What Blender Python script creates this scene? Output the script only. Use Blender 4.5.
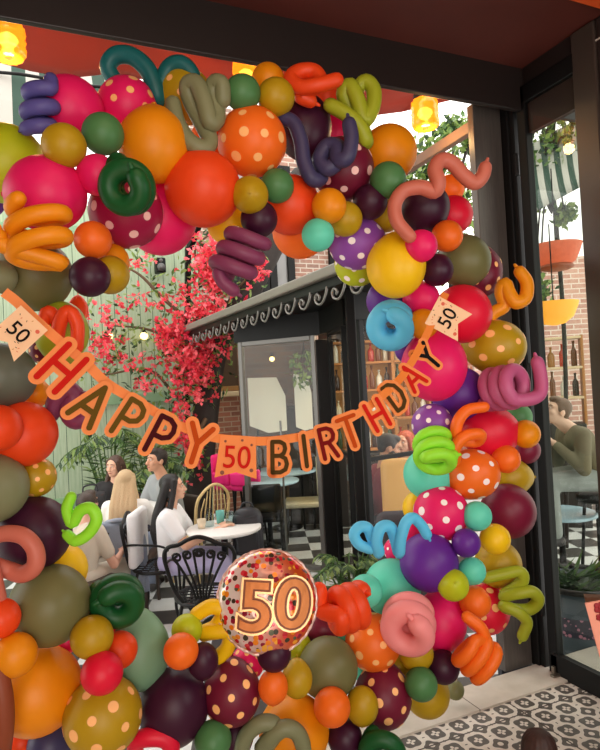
import bpy, bmesh, math, random
from mathutils import Vector, Matrix, Quaternion, noise
random.seed(7)
R = random.Random(11)
for o in list(bpy.data.objects): bpy.data.objects.remove(o)
SC = bpy.context.scene
COL = SC.collection

# ------------------------------------------------------------------ camera
F_PX, YAW, PITCH, ROLL = 600.0, math.radians(23.8), math.radians(1.05), math.radians(3.0)
CAM = Vector((0, 0, 1.6))
fwd = Vector((math.sin(YAW)*math.cos(PITCH), math.cos(YAW)*math.cos(PITCH), math.sin(PITCH)))
hr = Vector((math.cos(YAW), -math.sin(YAW), 0))
wu = hr.cross(fwd)
rt = (hr*math.cos(ROLL) - wu*math.sin(ROLL)).normalized()
up = (hr*math.sin(ROLL) + wu*math.cos(ROLL)).normalized()
cd = bpy.data.cameras.new('camera'); cam = bpy.data.objects.new('camera', cd); COL.objects.link(cam)
cd.sensor_fit = 'HORIZONTAL'; cd.sensor_width = 36; cd.lens = 36*F_PX/600; cd.clip_start = .05
cam.matrix_world = Matrix(((rt.x, up.x, -fwd.x, CAM.x), (rt.y, up.y, -fwd.y, CAM.y), (rt.z, up.z, -fwd.z, CAM.z), (0, 0, 0, 1)))
SC.camera = cam

# ------------------------------------------------------------------ light and exposure
SC.view_settings.view_transform = 'Standard'; SC.view_settings.look = 'None'
SC.view_settings.gamma = 1; SC.view_settings.use_curve_mapping = False
SC.view_settings.exposure = 0.3
W = bpy.data.worlds.new('overcast_sky'); SC.world = W; W.use_nodes = True
bgn = W.node_tree.nodes['Background']; bgn.inputs[0].default_value = (1.0, .975, .93, 1); bgn.inputs[1].default_value = 2.5

def area(name, loc, target, size, power, col, sizey=None):
    l = bpy.data.lights.new(name, 'AREA'); l.energy = power; l.color = col; l.size = size
    if sizey: l.shape = 'RECTANGLE'; l.size_y = sizey
    o = bpy.data.objects.new(name, l); COL.objects.link(o); o.location = loc
    o.rotation_euler = (Vector(target)-Vector(loc)).to_track_quat('-Z', 'Y').to_euler()
    return o
area('doorway_daylight', (-.6, -1.9, 1.7), (1.6, 2.3, 1.1), 2.2, 38, (1, .86, .72), 2.2)  # soft fill lamp added behind the camera to light the balloons from the front
area('ceiling_glow', (.6, .6, 3.1), (.7, 1.0, 0), 1.6, 12, (1, .62, .38))
area('lamp_bounce', (-.6, .2, .5), (.8, 1.2, 3.2), 1.2, 7, (1, .55, .35))  # warm uplight added to brighten the ceiling
area('side_daylight', (2.25, .2, 1.75), (1.55, 2.1, 1.15), 1.0, 15, (1, .97, .92))  # fill lamp added for the right balloons; no window stands there
area('bar_glow', (3.2, 5.6, 2.15), (3.2, 6.0, 0), 1.4, 18, (1, .7, .4))

# ------------------------------------------------------------------ pixel / world helpers
def P(px, py, z):
    """world point seen at pixel (px,py) at distance z along the optical axis"""
    return CAM + z*(fwd + rt*((px-300)/F_PX) + up*((375-py)/F_PX))
def depthY(px, py, Y):
    return Y / (fwd + rt*((px-300)/F_PX) + up*((375-py)/F_PX)).y
def PF(px, z, h):
    """point at height h over column px at depth z (px taken at the horizon)"""
    p = P(px, 402-.0524*px, z); p.z = h
    return p
def face(d):
    return math.atan2(-d[0], d[1])
RIGHT = (hr.x, hr.y); AWAY = (math.sin(YAW), math.cos(YAW)); TOWARD = (-AWAY[0], -AWAY[1]); LEFT = (-hr.x, -hr.y)

# ------------------------------------------------------------------ materials
def lin(c):
    return tuple(((v/255)/12.92 if v/255 <= .04045 else ((v/255+.055)/1.055)**2.4) for v in c) + (1,)
_m = {}
def mat(name, rgb=None, rough=.5, metal=0, spec=.5, emit=None, es=0, translucent=0, bump=0, bscale=40, var=0, coat=0):
    if name in _m: return _m[name]
    m = bpy.data.materials.new(name); m.use_nodes = True; nt = m.node_tree; b = nt.nodes['Principled BSDF']
    b.inputs['Base Color'].default_value = lin(rgb); b.inputs['Roughness'].default_value = rough
    b.inputs['Metallic'].default_value = metal; b.inputs['Specular IOR Level'].default_value = spec
    b.inputs['Coat Weight'].default_value = coat
    if emit: b.inputs['Emission Color'].default_value = lin(emit); b.inputs['Emission Strength'].default_value = es
    if var or bump:
        tc = nt.nodes.new('ShaderNodeTexCoord'); n = nt.nodes.new('ShaderNodeTexNoise'); n.inputs['Scale'].default_value = bscale
        n.inputs['Detail'].default_value = 4; nt.links.new(tc.outputs['Object'], n.inputs['Vector'])
        if var:
            mx = nt.nodes.new('ShaderNodeMix'); mx.data_type = 'RGBA'
            c = lin(rgb); mx.inputs[6].default_value = tuple(v*(1-var) for v in c[:3])+(1,); mx.inputs[7].default_value = tuple(min(1, v*(1+var)) for v in c[:3])+(1,)
            nt.links.new(n.outputs['Fac'], mx.inputs[0]); nt.links.new(mx.outputs[2], b.inputs['Base Color'])
        if bump:
            bp = nt.nodes.new('ShaderNodeBump'); bp.inputs['Strength'].default_value = bump; bp.inputs['Distance'].default_value = .01
            nt.links.new(n.outputs['Fac'], bp.inputs['Height']); nt.links.new(bp.outputs[0], b.inputs['Normal'])
    if translucent:
        t = nt.nodes.new('ShaderNodeBsdfTranslucent'); t.inputs[0].default_value = lin(rgb)
        ms = nt.nodes.new('ShaderNodeMixShader'); ms.inputs[0].default_value = translucent
        out = nt.nodes['Material Output']; nt.links.new(b.outputs[0], ms.inputs[1]); nt.links.new(t.outputs[0], ms.inputs[2]); nt.links.new(ms.outputs[0], out.inputs[0])
    _m[name] = m
    return m
def glass_mat(name, tint=(235, 240, 238), refl=1.0, haze=0):
    if name in _m: return _m[name]
    m = bpy.data.materials.new(name); m.use_nodes = True; nt = m.node_tree; nt.nodes.clear()
    out = nt.nodes.new('ShaderNodeOutputMaterial'); t = nt.nodes.new('ShaderNodeBsdfTransparent'); t.inputs[0].default_value = lin(tint)
    g = nt.nodes.new('ShaderNodeBsdfGlossy'); g.inputs['Roughness'].default_value = .02
    fr = nt.nodes.new('ShaderNodeFresnel'); fr.inputs[0].default_value = 1.5
    mu = nt.nodes.new('ShaderNodeMath'); mu.operation = 'MULTIPLY'; geo = nt.nodes.new('ShaderNodeNewGeometry'); fb_ = nt.nodes.new('ShaderNodeMath'); fb_.operation = 'MULTIPLY_ADD'; fb_.inputs[1].default_value = -refl; fb_.inputs[2].default_value = refl
    nt.links.new(geo.outputs['Backfacing'], fb_.inputs[0]); nt.links.new(fb_.outputs[0], mu.inputs[1])
    nt.links.new(fr.outputs[0], mu.inputs[0])
    ms = nt.nodes.new('ShaderNodeMixShader'); nt.links.new(mu.outputs[0], ms.inputs[0]); nt.links.new(t.outputs[0], ms.inputs[1]); nt.links.new(g.outputs[0], ms.inputs[2])
    nt.links.new(ms.outputs[0], out.inputs[0]); _m[name] = m
    return m
class NT:
    """tiny node builder"""
    def __init__(s, name, rough=.6, spec=.4):
        s.m = bpy.data.materials.new(name); s.m.use_nodes = True; s.nt = s.m.node_tree; s.b = s.nt.nodes['Principled BSDF']
        s.b.inputs['Roughness'].default_value = rough; s.b.inputs['Specular IOR Level'].default_value = spec
    def n(s, t, **k):
        x = s.nt.nodes.new(t)
        for a, v in k.items(): setattr(x, a, v)
        return x
    def l(s, a, b): s.nt.links.new(a, b)
    def math(s, op, a, b=None, clamp=False):
        x = s.n('ShaderNodeMath', operation=op); x.use_clamp = clamp
        for i, v in enumerate((a, b)):
            if v is None: continue
            if isinstance(v, (int, float)): x.inputs[i].default_value = v
            else: s.l(v, x.inputs[i])
        return x.outputs[0]
    def mix(s, f, a, b):
        x = s.n('ShaderNodeMix', data_type='RGBA')
        for i, v in ((0, f), (6, a), (7, b)):
            if isinstance(v, tuple): x.inputs[i].default_value = v
            elif isinstance(v, (int, float)): x.inputs[i].default_value = v
            else: s.l(v, x.inputs[i])
        return x.outputs[2]
    def obj(s):
        return s.n('ShaderNodeTexCoord').outputs['Object']
    def mapping(s, v, rot=(0, 0, 0), scale=(1, 1, 1)):
        x = s.n('ShaderNodeMapping'); s.l(v, x.inputs[0]); x.inputs['Rotation'].default_value = rot; x.inputs['Scale'].default_value = scale
        return x.outputs[0]

# ------------------------------------------------------------------ objects
def tag(o, label=None, cat=None, group=None, kind=None):
    if label: o['label'] = label
    if cat: o['category'] = cat
    if group: o['group'] = group
    if kind: o['kind'] = kind
    return o
def empty(name, loc, rz=0, label=None, cat=None, group=None):
    o = bpy.data.objects.new(name, None); COL.objects.link(o); o.location = loc; o.rotation_euler = (0, 0, rz); o.empty_display_size = .1
    return tag(o, label, cat, group)
def mobj(name, me, mats, parent=None, smooth=True):
    o = bpy.data.objects.new(name, me); COL.objects.link(o)
    for m in (mats if isinstance(mats, (list, tuple)) else [mats]): me.materials.append(m)
    if smooth: me.polygons.foreach_set('use_smooth', [True]*len(me.polygons))
    if parent: o.parent = parent
    return o
def bobj(name, bm, mats, parent=None, smooth=True, origin=None):
    me = bpy.data.meshes.new(name)
    if origin is not None: bmesh.ops.translate(bm, verts=bm.verts, vec=-Vector(origin))
    bm.to_mesh(me); bm.free()
    o = mobj(name, me, mats, parent, smooth)
    if origin is not None: o.location = origin
    return o
def sharp(o, ang=40):
    """smooth shading with hard edges kept"""
    me = o.data
    bm = bmesh.new(); bm.from_mesh(me)
    for e in bm.edges:
        if len(e.link_faces) == 2 and e.calc_face_angle(0) > math.radians(ang): e.smooth = False
    bm.to_mesh(me); bm.free()
    return o
def box(bm, c, s, rz=0, bev=0, mi=0, M=None):
    g = bmesh.ops.create_cube(bm, size=1); vs = g['verts']
    bmesh.ops.scale(bm, vec=s, verts=vs)
    fs = list({f for v in vs for f in v.link_faces})
    if bev:
        es = list({e for v in vs for e in v.link_edges})
        r = bmesh.ops.bevel(bm, geom=es, offset=min(bev, min(s)*.45), segments=2, affect='EDGES', profile=.5)
        vs = list({v for f in r['faces'] for v in f.verts} | {v for v in vs if v.is_valid}); fs = list({f for v in vs for f in v.link_faces})
    if M is None: M = Matrix.Translation(c) @ Matrix.Rotation(rz, 4, 'Z')
    bmesh.ops.transform(bm, matrix=M, verts=vs)
    for f in fs: f.material_index = mi
    return vs
def bar(bm, a, b, w, h, bev=0, mi=0):
    """box from a to b with horizontal width w and height h across"""
    a, b = Vector(a), Vector(b); d = b-a; L = d.length; x = d.normalized()
    z = Vector((0, 0, 1)) if abs(x.z) < .95 else Vector((0, 1, 0))
    y = z.cross(x).normalized(); z = x.cross(y)
    M = Matrix(((x.x, y.x, z.x, (a.x+b.x)/2), (x.y, y.y, z.y, (a.y+b.y)/2), (x.z, y.z, z.z, (a.z+b.z)/2), (0, 0, 0, 1)))
    return box(bm, None, (L, w, h), bev=bev, mi=mi, M=M)
def ball(bm, c, r, seg=16, mi=0, M=None):
    g = bmesh.ops.create_uvsphere(bm, u_segments=seg, v_segments=max(6, seg*2//3), radius=1); vs = g['verts']
    if isinstance(r, (int, float)): r = (r, r, r)
    T = Matrix.Translation(c) @ (M.to_4x4() if M else Matrix.Identity(4)) @ Matrix.Diagonal((*r, 1))
    bmesh.ops.transform(bm, matrix=T, verts=vs)
    for f in {f for v in vs for f in v.link_faces}: f.material_index = mi
    return vs
def catmull(pts, n=6):
    pts = [Vector(p) for p in pts]; q = [pts[0]*2-pts[1]] + pts + [pts[-1]*2-pts[-2]]; out = []
    for i in range(1, len(q)-2):
        a, b, c, d = q[i-1:i+3]
        for k in range(n):
            t = k/n
            out.append(.5*((2*b)+(c-a)*t+(2*a-5*b+4*c-d)*t*t+(3*b-a-3*c+d)*t**3))
    out.append(pts[-1])
    return out
def tube(bm, pts, r, seg=8, caps=True, mi=0, closed=False):
    """swept tube; r a number or a list; rounded ends when caps"""
    pts = [Vector(p) for p in pts]; n = len(pts)
    rs = [r]*n if isinstance(r, (int, float)) else list(r)
    if caps and not closed:
        d0 = (pts[0]-pts[1]).normalized(); d1 = (pts[-1]-pts[-2]).normalized(); r0, r1 = rs[0], rs[-1]
        pre = [(pts[0]+d0*r0*math.sin(a), r0*math.cos(a)) for a in (1.5, 1.1, .6)]
        post = [(pts[-1]+d1*r1*math.sin(a), r1*math.cos(a)) for a in (.6, 1.1, 1.5)]
        pts = [p for p, _ in pre]+pts+[p for p, _ in post]; rs = [q for _, q in pre]+rs+[q for _, q in post]; n = len(pts)
    rings = []; nrm = None
    for i in range(n):
        if closed: t = pts[(i+1) % n]-pts[i-1]
        else: t = pts[min(i+1, n-1)]-pts[max(i-1, 0)]
        t = t.normalized() if t.length > 1e-9 else Vector((0, 0, 1))
        if nrm is None: nrm = t.orthogonal().normalized()
        else:
            nrm = nrm-t*nrm.dot(t); nrm = nrm.normalized() if nrm.length > 1e-6 else t.orthogonal().normalized()
        b = t.cross(nrm)
        rings.append([bm.verts.new(pts[i]+rs[i]*(nrm*math.cos(2*math.pi*k/seg)+b*math.sin(2*math.pi*k/seg))) for k in range(seg)])
    for i in range(n if closed else n-1):
        A, B = rings[i], rings[(i+1) % n]; off = 0
        if closed and i == n-1:
            off = min(range(seg), key=lambda s: (B[s].co-A[0].co).length)
        for k in range(seg):
            f = bm.faces.new((A[k], A[(k+1) % seg], B[(k+1+off) % seg], B[(k+off) % seg])); f.material_index = mi
    if not closed:
        for ring, rev in ((rings[0], True), (rings[-1], False)):
            f = bm.faces.new(ring[::-1] if rev else ring); f.material_index = mi
def lathe(bm, prof, c=(0, 0, 0), seg=24, mi=0, cap=True):
    c = Vector(c); rings = []
    for r, z in prof:
        rings.append([bm.verts.new(c+Vector((max(r, 1e-4)*math.cos(2*math.pi*k/seg), max(r, 1e-4)*math.sin(2*math.pi*k/seg), z))) for k in range(seg)])
    for A, B in zip(rings, rings[1:]):
        for k in range(seg):
            f = bm.faces.new((A[k], A[(k+1) % seg], B[(k+1) % seg], B[k])); f.material_index = mi
    if cap:
        bm.faces.new(rings[0][::-1]).material_index = mi; bm.faces.new(rings[-1]).material_index = mi
def evaluated(o):
    bpy.context.view_layer.update()
    dg = bpy.context.evaluated_depsgraph_get()
    return bpy.data.meshes.new_from_object(o.evaluated_get(dg))
def text_mesh(body, size, extrude, offset=0, bevel=0, xs=1.0):
    c = bpy.data.curves.new('lettering', 'FONT'); c.body = body; c.size = size; c.extrude = extrude; c.offset = offset; c.bevel_depth = bevel
    c.align_x = 'CENTER'; c.align_y = 'CENTER'; c.resolution_u = 6
    o = bpy.data.objects.new('lettering', c); COL.objects.link(o); me = evaluated(o)
    bpy.data.objects.remove(o); bpy.data.curves.remove(c)
    xs_ = [v.co.x for v in me.vertices]; ys_ = [v.co.y for v in me.vertices]
    mx, my = (min(xs_)+max(xs_))/2, (min(ys_)+max(ys_))/2
    for v in me.vertices: v.co.x = (v.co.x-mx)*xs; v.co.y -= my
    me.materials.clear()
    return me
def structure(o): o['kind'] = 'structure'; return o
# ------------------------------------------------------------------ setting: vestibule
FZ = -.2          # courtyard floor
black = mat('black_steel', (13, 12, 12), .5, .1, .25)
darkwood = mat('dark_ceiling', (88, 38, 30), .6, var=.3, bscale=3)
beamm = mat('beam_brown_black', (30, 22, 20), .45, var=.2, bscale=6)
def simple_box(name, c, s, m, kind='structure', bev=0, rz=0):
    bm = bmesh.new(); box(bm, (0, 0, 0), s, bev=bev)
    o = bobj(name, bm, m, smooth=False); o.location = c; o.rotation_euler.z = rz
    if kind: o['kind'] = kind
    return o
def poly_slab(name, pts, z0, z1, m, kind='structure'):
    bm = bmesh.new(); lo = [bm.verts.new((x, y, z0)) for x, y in pts]; hi = [bm.verts.new((x, y, z1)) for x, y in pts]; n = len(pts)
    bm.faces.new(lo[::-1]); bm.faces.new(hi)
    for i in range(n): bm.faces.new((lo[i], lo[(i+1) % n], hi[(i+1) % n], hi[i]))
    bmesh.ops.recalc_face_normals(bm, faces=bm.faces)
    o = bobj(name, bm, m, smooth=False)
    if kind: o['kind'] = kind
    return o

# patterned cement tiles
def tile_material():
    t = NT('patterned_cement_tile', .45)
    sx = t.n('ShaderNodeSeparateXYZ'); t.l(t.obj(), sx.inputs[0])
    p = .132
    u = t.math('DIVIDE', sx.outputs[0], p); v = t.math('DIVIDE', sx.outputs[1], p)
    def c(x, k=2*math.pi, ph=0): return t.math('COSINE', t.math('ADD', t.math('MULTIPLY', x, k), ph))
    fr = t.math('ADD', c(u), c(v))                        # +2 at motif centres
    wob = t.math('MULTIPLY', t.math('MULTIPLY', c(u, 4*math.pi), c(v, 4*math.pi)), .42)
    lat = t.math('ABSOLUTE', t.math('ADD', t.math('ADD', fr, .3), wob))
    line = t.math('LESS_THAN', lat, .68)
    du = t.math('SUBTRACT', t.math('FRACT', t.math('ADD', u, .5)), .5); dv = t.math('SUBTRACT', t.math('FRACT', t.math('ADD', v, .5)), .5)
    r = t.math('SQRT', t.math('ADD', t.math('MULTIPLY', du, du), t.math('MULTIPLY', dv, dv)))
    ang = t.math('ARCTAN2', dv, du)
    pet = t.math('ADD', t.math('MULTIPLY', t.math('ABSOLUTE', t.math('COSINE', t.math('MULTIPLY', ang, 2))), .13), .045)
    flower = t.math('MULTIPLY', t.math('LESS_THAN', r, pet), t.math('GREATER_THAN', r, .035))
    du2 = t.math('SUBTRACT', t.math('FRACT', u), .5); dv2 = t.math('SUBTRACT', t.math('FRACT', v), .5)
    r2 = t.math('SQRT', t.math('ADD', t.math('MULTIPLY', du2, du2), t.math('MULTIPLY', dv2, dv2)))
    dot = t.math('LESS_THAN', r2, .1)
    w = t.math('MAXIMUM', t.math('MAXIMUM', line, flower), dot)
    n = t.n('ShaderNodeTexNoise'); n.inputs['Scale'].default_value = 30; t.l(t.obj(), n.inputs['Vector'])
    dark = t.mix(n.outputs[0], lin((72, 68, 64)), lin((104, 98, 92))); lite = t.mix(n.outputs[0], lin((205, 196, 184)), lin((232, 226, 216)))
    colr = t.mix(w, dark, lite)
    gx = t.math('LESS_THAN', t.math('ABSOLUTE', t.math('SUBTRACT', t.math('FRACT', t.math('DIVIDE', sx.outputs[0], .66)), .5)), .006)
    gy = t.math('LESS_THAN', t.math('ABSOLUTE', t.math('SUBTRACT', t.math('FRACT', t.math('DIVIDE', sx.outputs[1], .66)), .5)), .006)
    colr = t.mix(t.math('MAXIMUM', gx, gy), colr, lin((70, 62, 56)))
    t.l(colr, t.b.inputs['Base Color']); return t.m
o = simple_box('floor', (0.4, -.08, -.05), (5.2, 4.84, .1), tile_material())
def stone_material():
    t = NT('pale_threshold_stone', .55)
    sx = t.n('ShaderNodeSeparateXYZ'); t.l(t.obj(), sx.inputs[0])
    n = t.n('ShaderNodeTexNoise'); n.inputs['Scale'].default_value = 9; n.inputs['Detail'].default_value = 6; t.l(t.obj(), n.inputs['Vector'])
    c = t.mix(n.outputs[0], lin((176, 166, 152)), lin((222, 214, 202)))
    j = t.math('LESS_THAN', t.math('ABSOLUTE', t.math('SUBTRACT', t.math('FRACT', t.math('DIVIDE', t.math('ADD', sx.outputs[0], .02), .6)), .5)), .005)
    t.l(t.mix(j, c, lin((110, 100, 90))), t.b.inputs['Base Color']); return t.m
simple_box('floor_threshold', (0.4, 2.445, -.09), (5.2, .21, .2), stone_material())
def checker_material():
    t = NT('courtyard_checker_tile', .4)
    ch = t.n('ShaderNodeTexChecker'); ch.inputs['Scale'].default_value = 1/.3
    t.l(t.mapping(t.obj(), rot=(0, 0, math.radians(20))), ch.inputs['Vector'])
    ch.inputs['Color1'].default_value = lin((225, 228, 228)); ch.inputs['Color2'].default_value = lin((62, 60, 60))
    n = t.n('ShaderNodeTexNoise'); n.inputs['Scale'].default_value = 6; t.l(t.obj(), n.inputs['Vector'])
    t.l(t.mix(t.math('MULTIPLY', n.outputs[0], .25), ch.outputs[0], lin((120, 116, 110))), t.b.inputs['Base Color']); return t.m
simple_box('floor_courtyard', (1.5, 8.05, FZ-.05), (15, 11.0, .1), checker_material())
simple_box('ceiling', (0.4, -.01, 3.32), (5.4, 5.0, .14), darkwood)
plaster = mat('terracotta_plaster', (120, 62, 44), .8, var=.15, bscale=5)
simple_box('wall_left', (-2.2, -.01, 1.65), (.1, 4.98, 3.3), plaster)
simple_box('wall_right', (2.62, -.35, 1.65), (.16, 4.3, 3.3), mat('dark_brown_wall', (44, 28, 22), .6, var=.2, bscale=4))
bm = bmesh.new()
box(bm, (-1.75, -2.5, 1.6), (.8, .1, 3.2)); box(bm, (1.85, -2.5, 1.6), (1.4, .1, 3.2)); box(bm, (-.1, -2.5, 2.9), (2.5, .1, .6))
structure(bobj('wall_back', bm, plaster, smooth=False))
bm = bmesh.new(); box(bm, (.4, 2.53, 3.195), (5.4, .16, .15), bev=.004); box(bm, (.4, 2.437, 3.14), (5.4, .03, .24), bev=.004)
structure(bobj('header_beam', bm, beamm, smooth=False))
bm = bmesh.new(); box(bm, (2.52, 2.1, 3.195), (.1, .64, .115), bev=.006)
structure(bobj('trim_1', bm, beamm, smooth=False))
simple_box('trim_2', (2.464, 2.15, 3.142), (.01, .56, .006), mat('pale_trim', (190, 180, 170), .4))
simple_box('trim_3', (2.2, 1.62, 3.244), (.62, .5, .03), mat('orange_ceiling_panel', (226, 92, 36), .5))
# the jamb of the opening, its black rebate and the folded glazed door on the right
jambm = NT('brushed_brown_steel', .32, .5)
nn = jambm.n('ShaderNodeTexNoise'); nn.inputs['Scale'].default_value = 14; jambm.l(jambm.mapping(jambm.obj(), scale=(6, 6, .4)), nn.inputs['Vector'])
jambm.l(jambm.mix(nn.outputs[0], lin((74, 68, 66)), lin((104, 96, 90))), jambm.b.inputs['Base Color']); jambm.b.inputs['Metallic'].default_value = .35
ja, jb, jc, jd = (P(px, 240, depthY(px, 240, 2.59)).x for px in (478.5, 505.5, 524, 535))
structure(simple_box('door_jamb', ((ja+jb)/2, 2.6, 1.55), (jb-ja, .05, 3.1), jambm.m, bev=.004))
bm = bmesh.new(); box(bm, ((jb+jc)/2+.005, 2.57, 1.55), (jc-jb+.01, .09, 3.1), bev=.006)
box(bm, (jb+.03, 2.52, 1.55), (.035, .05, 3.1), bev=.006)
for z in (.35, 1.6, 2.75): lathe(bm, [(.011, -.06), (.014, -.05), (.014, .05), (.011, .06)], (jb+.015, 2.49, z), 10)
structure(bobj('door_rebate', bm, black, smooth=False))
navy = mat('charcoal_panel', (52, 54, 62), .5)
pz = [P(px, 600, depthY(px, 600, 2.66)).x for px in (497, 527)]
structure(simple_box('door_panel', ((pz[0]+pz[1])/2, 2.67, .55), (pz[1]-pz[0], .03, 1.3), navy))
door = empty('door_1', (2.46, 2.43, 0)); door['kind'] = 'structure'
DX = 2.46
def local(o, p): return Vector(p)-o.location
bm = bmesh.new()
box(bm, (0.015, 0.0, 1.57), (.05, .06, 3.14), bev=.005); box(bm, (.015, -.18, .055), (.05, .4, .11), bev=.006); box(bm, (.015, -.18, 3.1), (.05, .4, .1), bev=.006)
box(bm, (-.012, -.18, .115), (.012, .33, .012))
bobj('door_frame', bm, black, door, smooth=False)
bm = bmesh.new(); box(bm, (.03, -.18, 2.99), (.03, .36, .2)); bobj('transom_panel', bm, mat('transom_brown', (58, 38, 34), .6), door, smooth=False)
bm = bmesh.new(); box(bm, (.02, -.185, 1.6), (.012, .36, 3.0)); bobj('door_glass', bm, glass_mat('door_glass_clear', (222, 225, 220), .8), door, smooth=False)
bm = bmesh.new(); box(bm, (0, 0, 0), (.05, .03, .02), bev=.006); box(bm, (.012, .02, .02), (.02, .02, .04), bev=.004)
fb = bobj('floor_bolt', bm, mat('worn_metal', (130, 120, 108), .35, .8), door, smooth=False); fb.location = (-.03, -.03, .012)
bm = bmesh.new(); box(bm, (2.475, 2.02, 1.62), (.05, .13, 3.24), bev=.006); structure(bobj('door_post', bm, mat('post_brown', (70, 60, 54), .35, .3, var=.15, bscale=5), smooth=False))
bm = bmesh.new(); box(bm, (2.5, 1.86, 1.62), (.07, .19, 3.24), bev=.006); structure(bobj('door_post_reveal', bm, mat('post_dark', (36, 24, 20), .5), smooth=False))

# ------------------------------------------------------------------ setting: courtyard
def plank_material():
    t = NT('green_fence_boards', .75)
    sx = t.n('ShaderNodeSeparateXYZ'); t.l(t.obj(), sx.inputs[0])
    k = t.math('DIVIDE', sx.outputs[0], .165); fl = t.math('FLOOR', k)
    wn = t.n('ShaderNodeTexWhiteNoise', noise_dimensions='1D'); t.l(fl, wn.inputs['W'])
    n = t.n('ShaderNodeTexNoise'); n.inputs['Scale'].default_value = 5; n.inputs['Detail'].default_value = 8
    t.l(t.mapping(t.obj(), scale=(7, 1, .7)), n.inputs['Vector'])
    a = t.mix(n.outputs[0], lin((112, 134, 106)), lin((190, 202, 174)))
    c = t.mix(t.math('MULTIPLY', wn.outputs[0], .35), a, lin((150, 170, 138)))
    seam = t.math('LESS_THAN', t.math('FRACT', k), .05)
    t.l(t.mix(seam, c, lin((62, 84, 64))), t.b.inputs['Base Color'])
    kn = t.n('ShaderNodeTexVoronoi'); kn.inputs['Scale'].default_value = 3.2; t.l(t.mapping(t.obj(), scale=(1.6, 1, .8)), kn.inputs['Vector'])
    return t.m
fencem = plank_material()
bm = bmesh.new()
box(bm, (-2.2, 8.24, 1.95), (8.8, .05, 4.3))
structure(bobj('wall_fence', bm, fencem, smooth=False))
bm = bmesh.new()
for z in (.28, 1.55, 3.75): box(bm, (-2.2, 8.19, z), (8.8, .045, .13), bev=.006)
structure(bobj('trim_4', bm, mat('green_rail', (126, 158, 122), .75, var=.2, bscale=8), smooth=False))
def brick_material(name, c1, c2, mortar, sc=1.0):
    t = NT(name, .85)
    b = t.n('ShaderNodeTexBrick'); b.inputs['Color1'].default_value = lin(c1); b.inputs['Color2'].default_value = lin(c2); b.inputs['Mortar'].default_value = lin(mortar)
    b.inputs['Scale'].default_value = 1; b.inputs['Brick Width'].default_value = .23*sc; b.inputs['Row Height'].default_value = .075*sc; b.inputs['Mortar Size'].default_value = .009
    sx = t.n('ShaderNodeSeparateXYZ'); cb = t.n('ShaderNodeCombineXYZ'); t.l(t.obj(), sx.inputs[0]); t.l(sx.outputs[0], cb.inputs[0]); t.l(sx.outputs[2], cb.inputs[1])
    t.l(cb.outputs[0], b.inputs['Vector'])
    n = t.n('ShaderNodeTexNoise'); n.inputs['Scale'].default_value = 18; t.l(t.obj(), n.inputs['Vector'])
    t.l(t.mix(t.math('MULTIPLY', n.outputs[0], .4), b.outputs[0], lin(mortar)), t.b.inputs['Base Color'])
    return t.m
brick = brick_material('courtyard_brick', (168, 92, 70), (120, 66, 52), (178, 150, 128))
bm = bmesh.new(); box(bm, (5.3, 8.7, 1.35), (6.2, .16, 3.1)); structure(bobj('wall_brick', bm, brick, smooth=False))
# upper storey behind the canopy: brick piers, dark window frames
upper = brick_material('upper_brick', (150, 96, 78), (112, 72, 60), (190, 178, 164))
ux = P(398, 200, depthY(398, 200, 8.95)).x
bm = bmesh.new(); box(bm, ((1.9+ux)/2, 8.95, 4.4), (ux-1.9, .12, 3.2)); structure(bobj('wall_upper', bm, upper, smooth=False))
def frame_rect(bm, x0, x1, z0, z1, t, d, y):
    for x in (x0, x1): box(bm, (x, y, (z0+z1)/2), (t, d, z1-z0+t), bev=.005)
    for z in (z0, z1): box(bm, ((x0+x1)/2, y, z), (x1-x0-t, d*.96, t), bev=.005)
greyglass = mat('window_grey_glass', (120, 118, 116), .08, 0, .8)
wi = 1
for px0, px1 in ((236, 266), (274, 292), (334, 352)):
    a, b = P(px0, 290, depthY(px0, 290, 8.86)).x, P(px1, 290, depthY(px1, 290, 8.86)).x
    w = empty('window_%d' % wi, ((a+b)/2, 8.86, 3.7)); w['kind'] = 'structure'; wi += 1
    bm = bmesh.new(); frame_rect(bm, a-(a+b)/2, b-(a+b)/2, -.75, 1.4, .12, .08, 0); bobj('window_frame', bm, black, w, smooth=False)
    bm = bmesh.new(); box(bm, (0, .02, .3), (b-a, .02, 2.1)); bobj('window_pane', bm, greyglass, w, smooth=False)
# wood framed window set in the brick wall left of the glass leaf
a, b = P(214, 380, depthY(214, 380, 8.6)).x, P(245, 380, depthY(245, 380, 8.6)).x
w = empty('window_%d' % wi, ((a+b)/2, 8.6, 1.95)); w['kind'] = 'structure'
bm = bmesh.new(); frame_rect(bm, a-(a+b)/2, b-(a+b)/2, -.33, .5, .07, .07, 0); bobj('window_frame', bm, mat('ochre_wood', (150, 108, 58), .5, var=.2, bscale=8), w, smooth=False)
bm = bmesh.new(); box(bm, (0, .02, .08), (b-a, .02, .8)); bobj('window_pane', bm, mat('brown_pane', (84, 68, 54), .12, 0, .7), w, smooth=False)
bm = bmesh.new(); box(bm, (0, -.03, -.41), (b-a+.2, .14, .07), bev=.01); bobj('window_sill', bm, mat('cream_sill', (214, 190, 150), .6), w, smooth=False)
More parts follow.
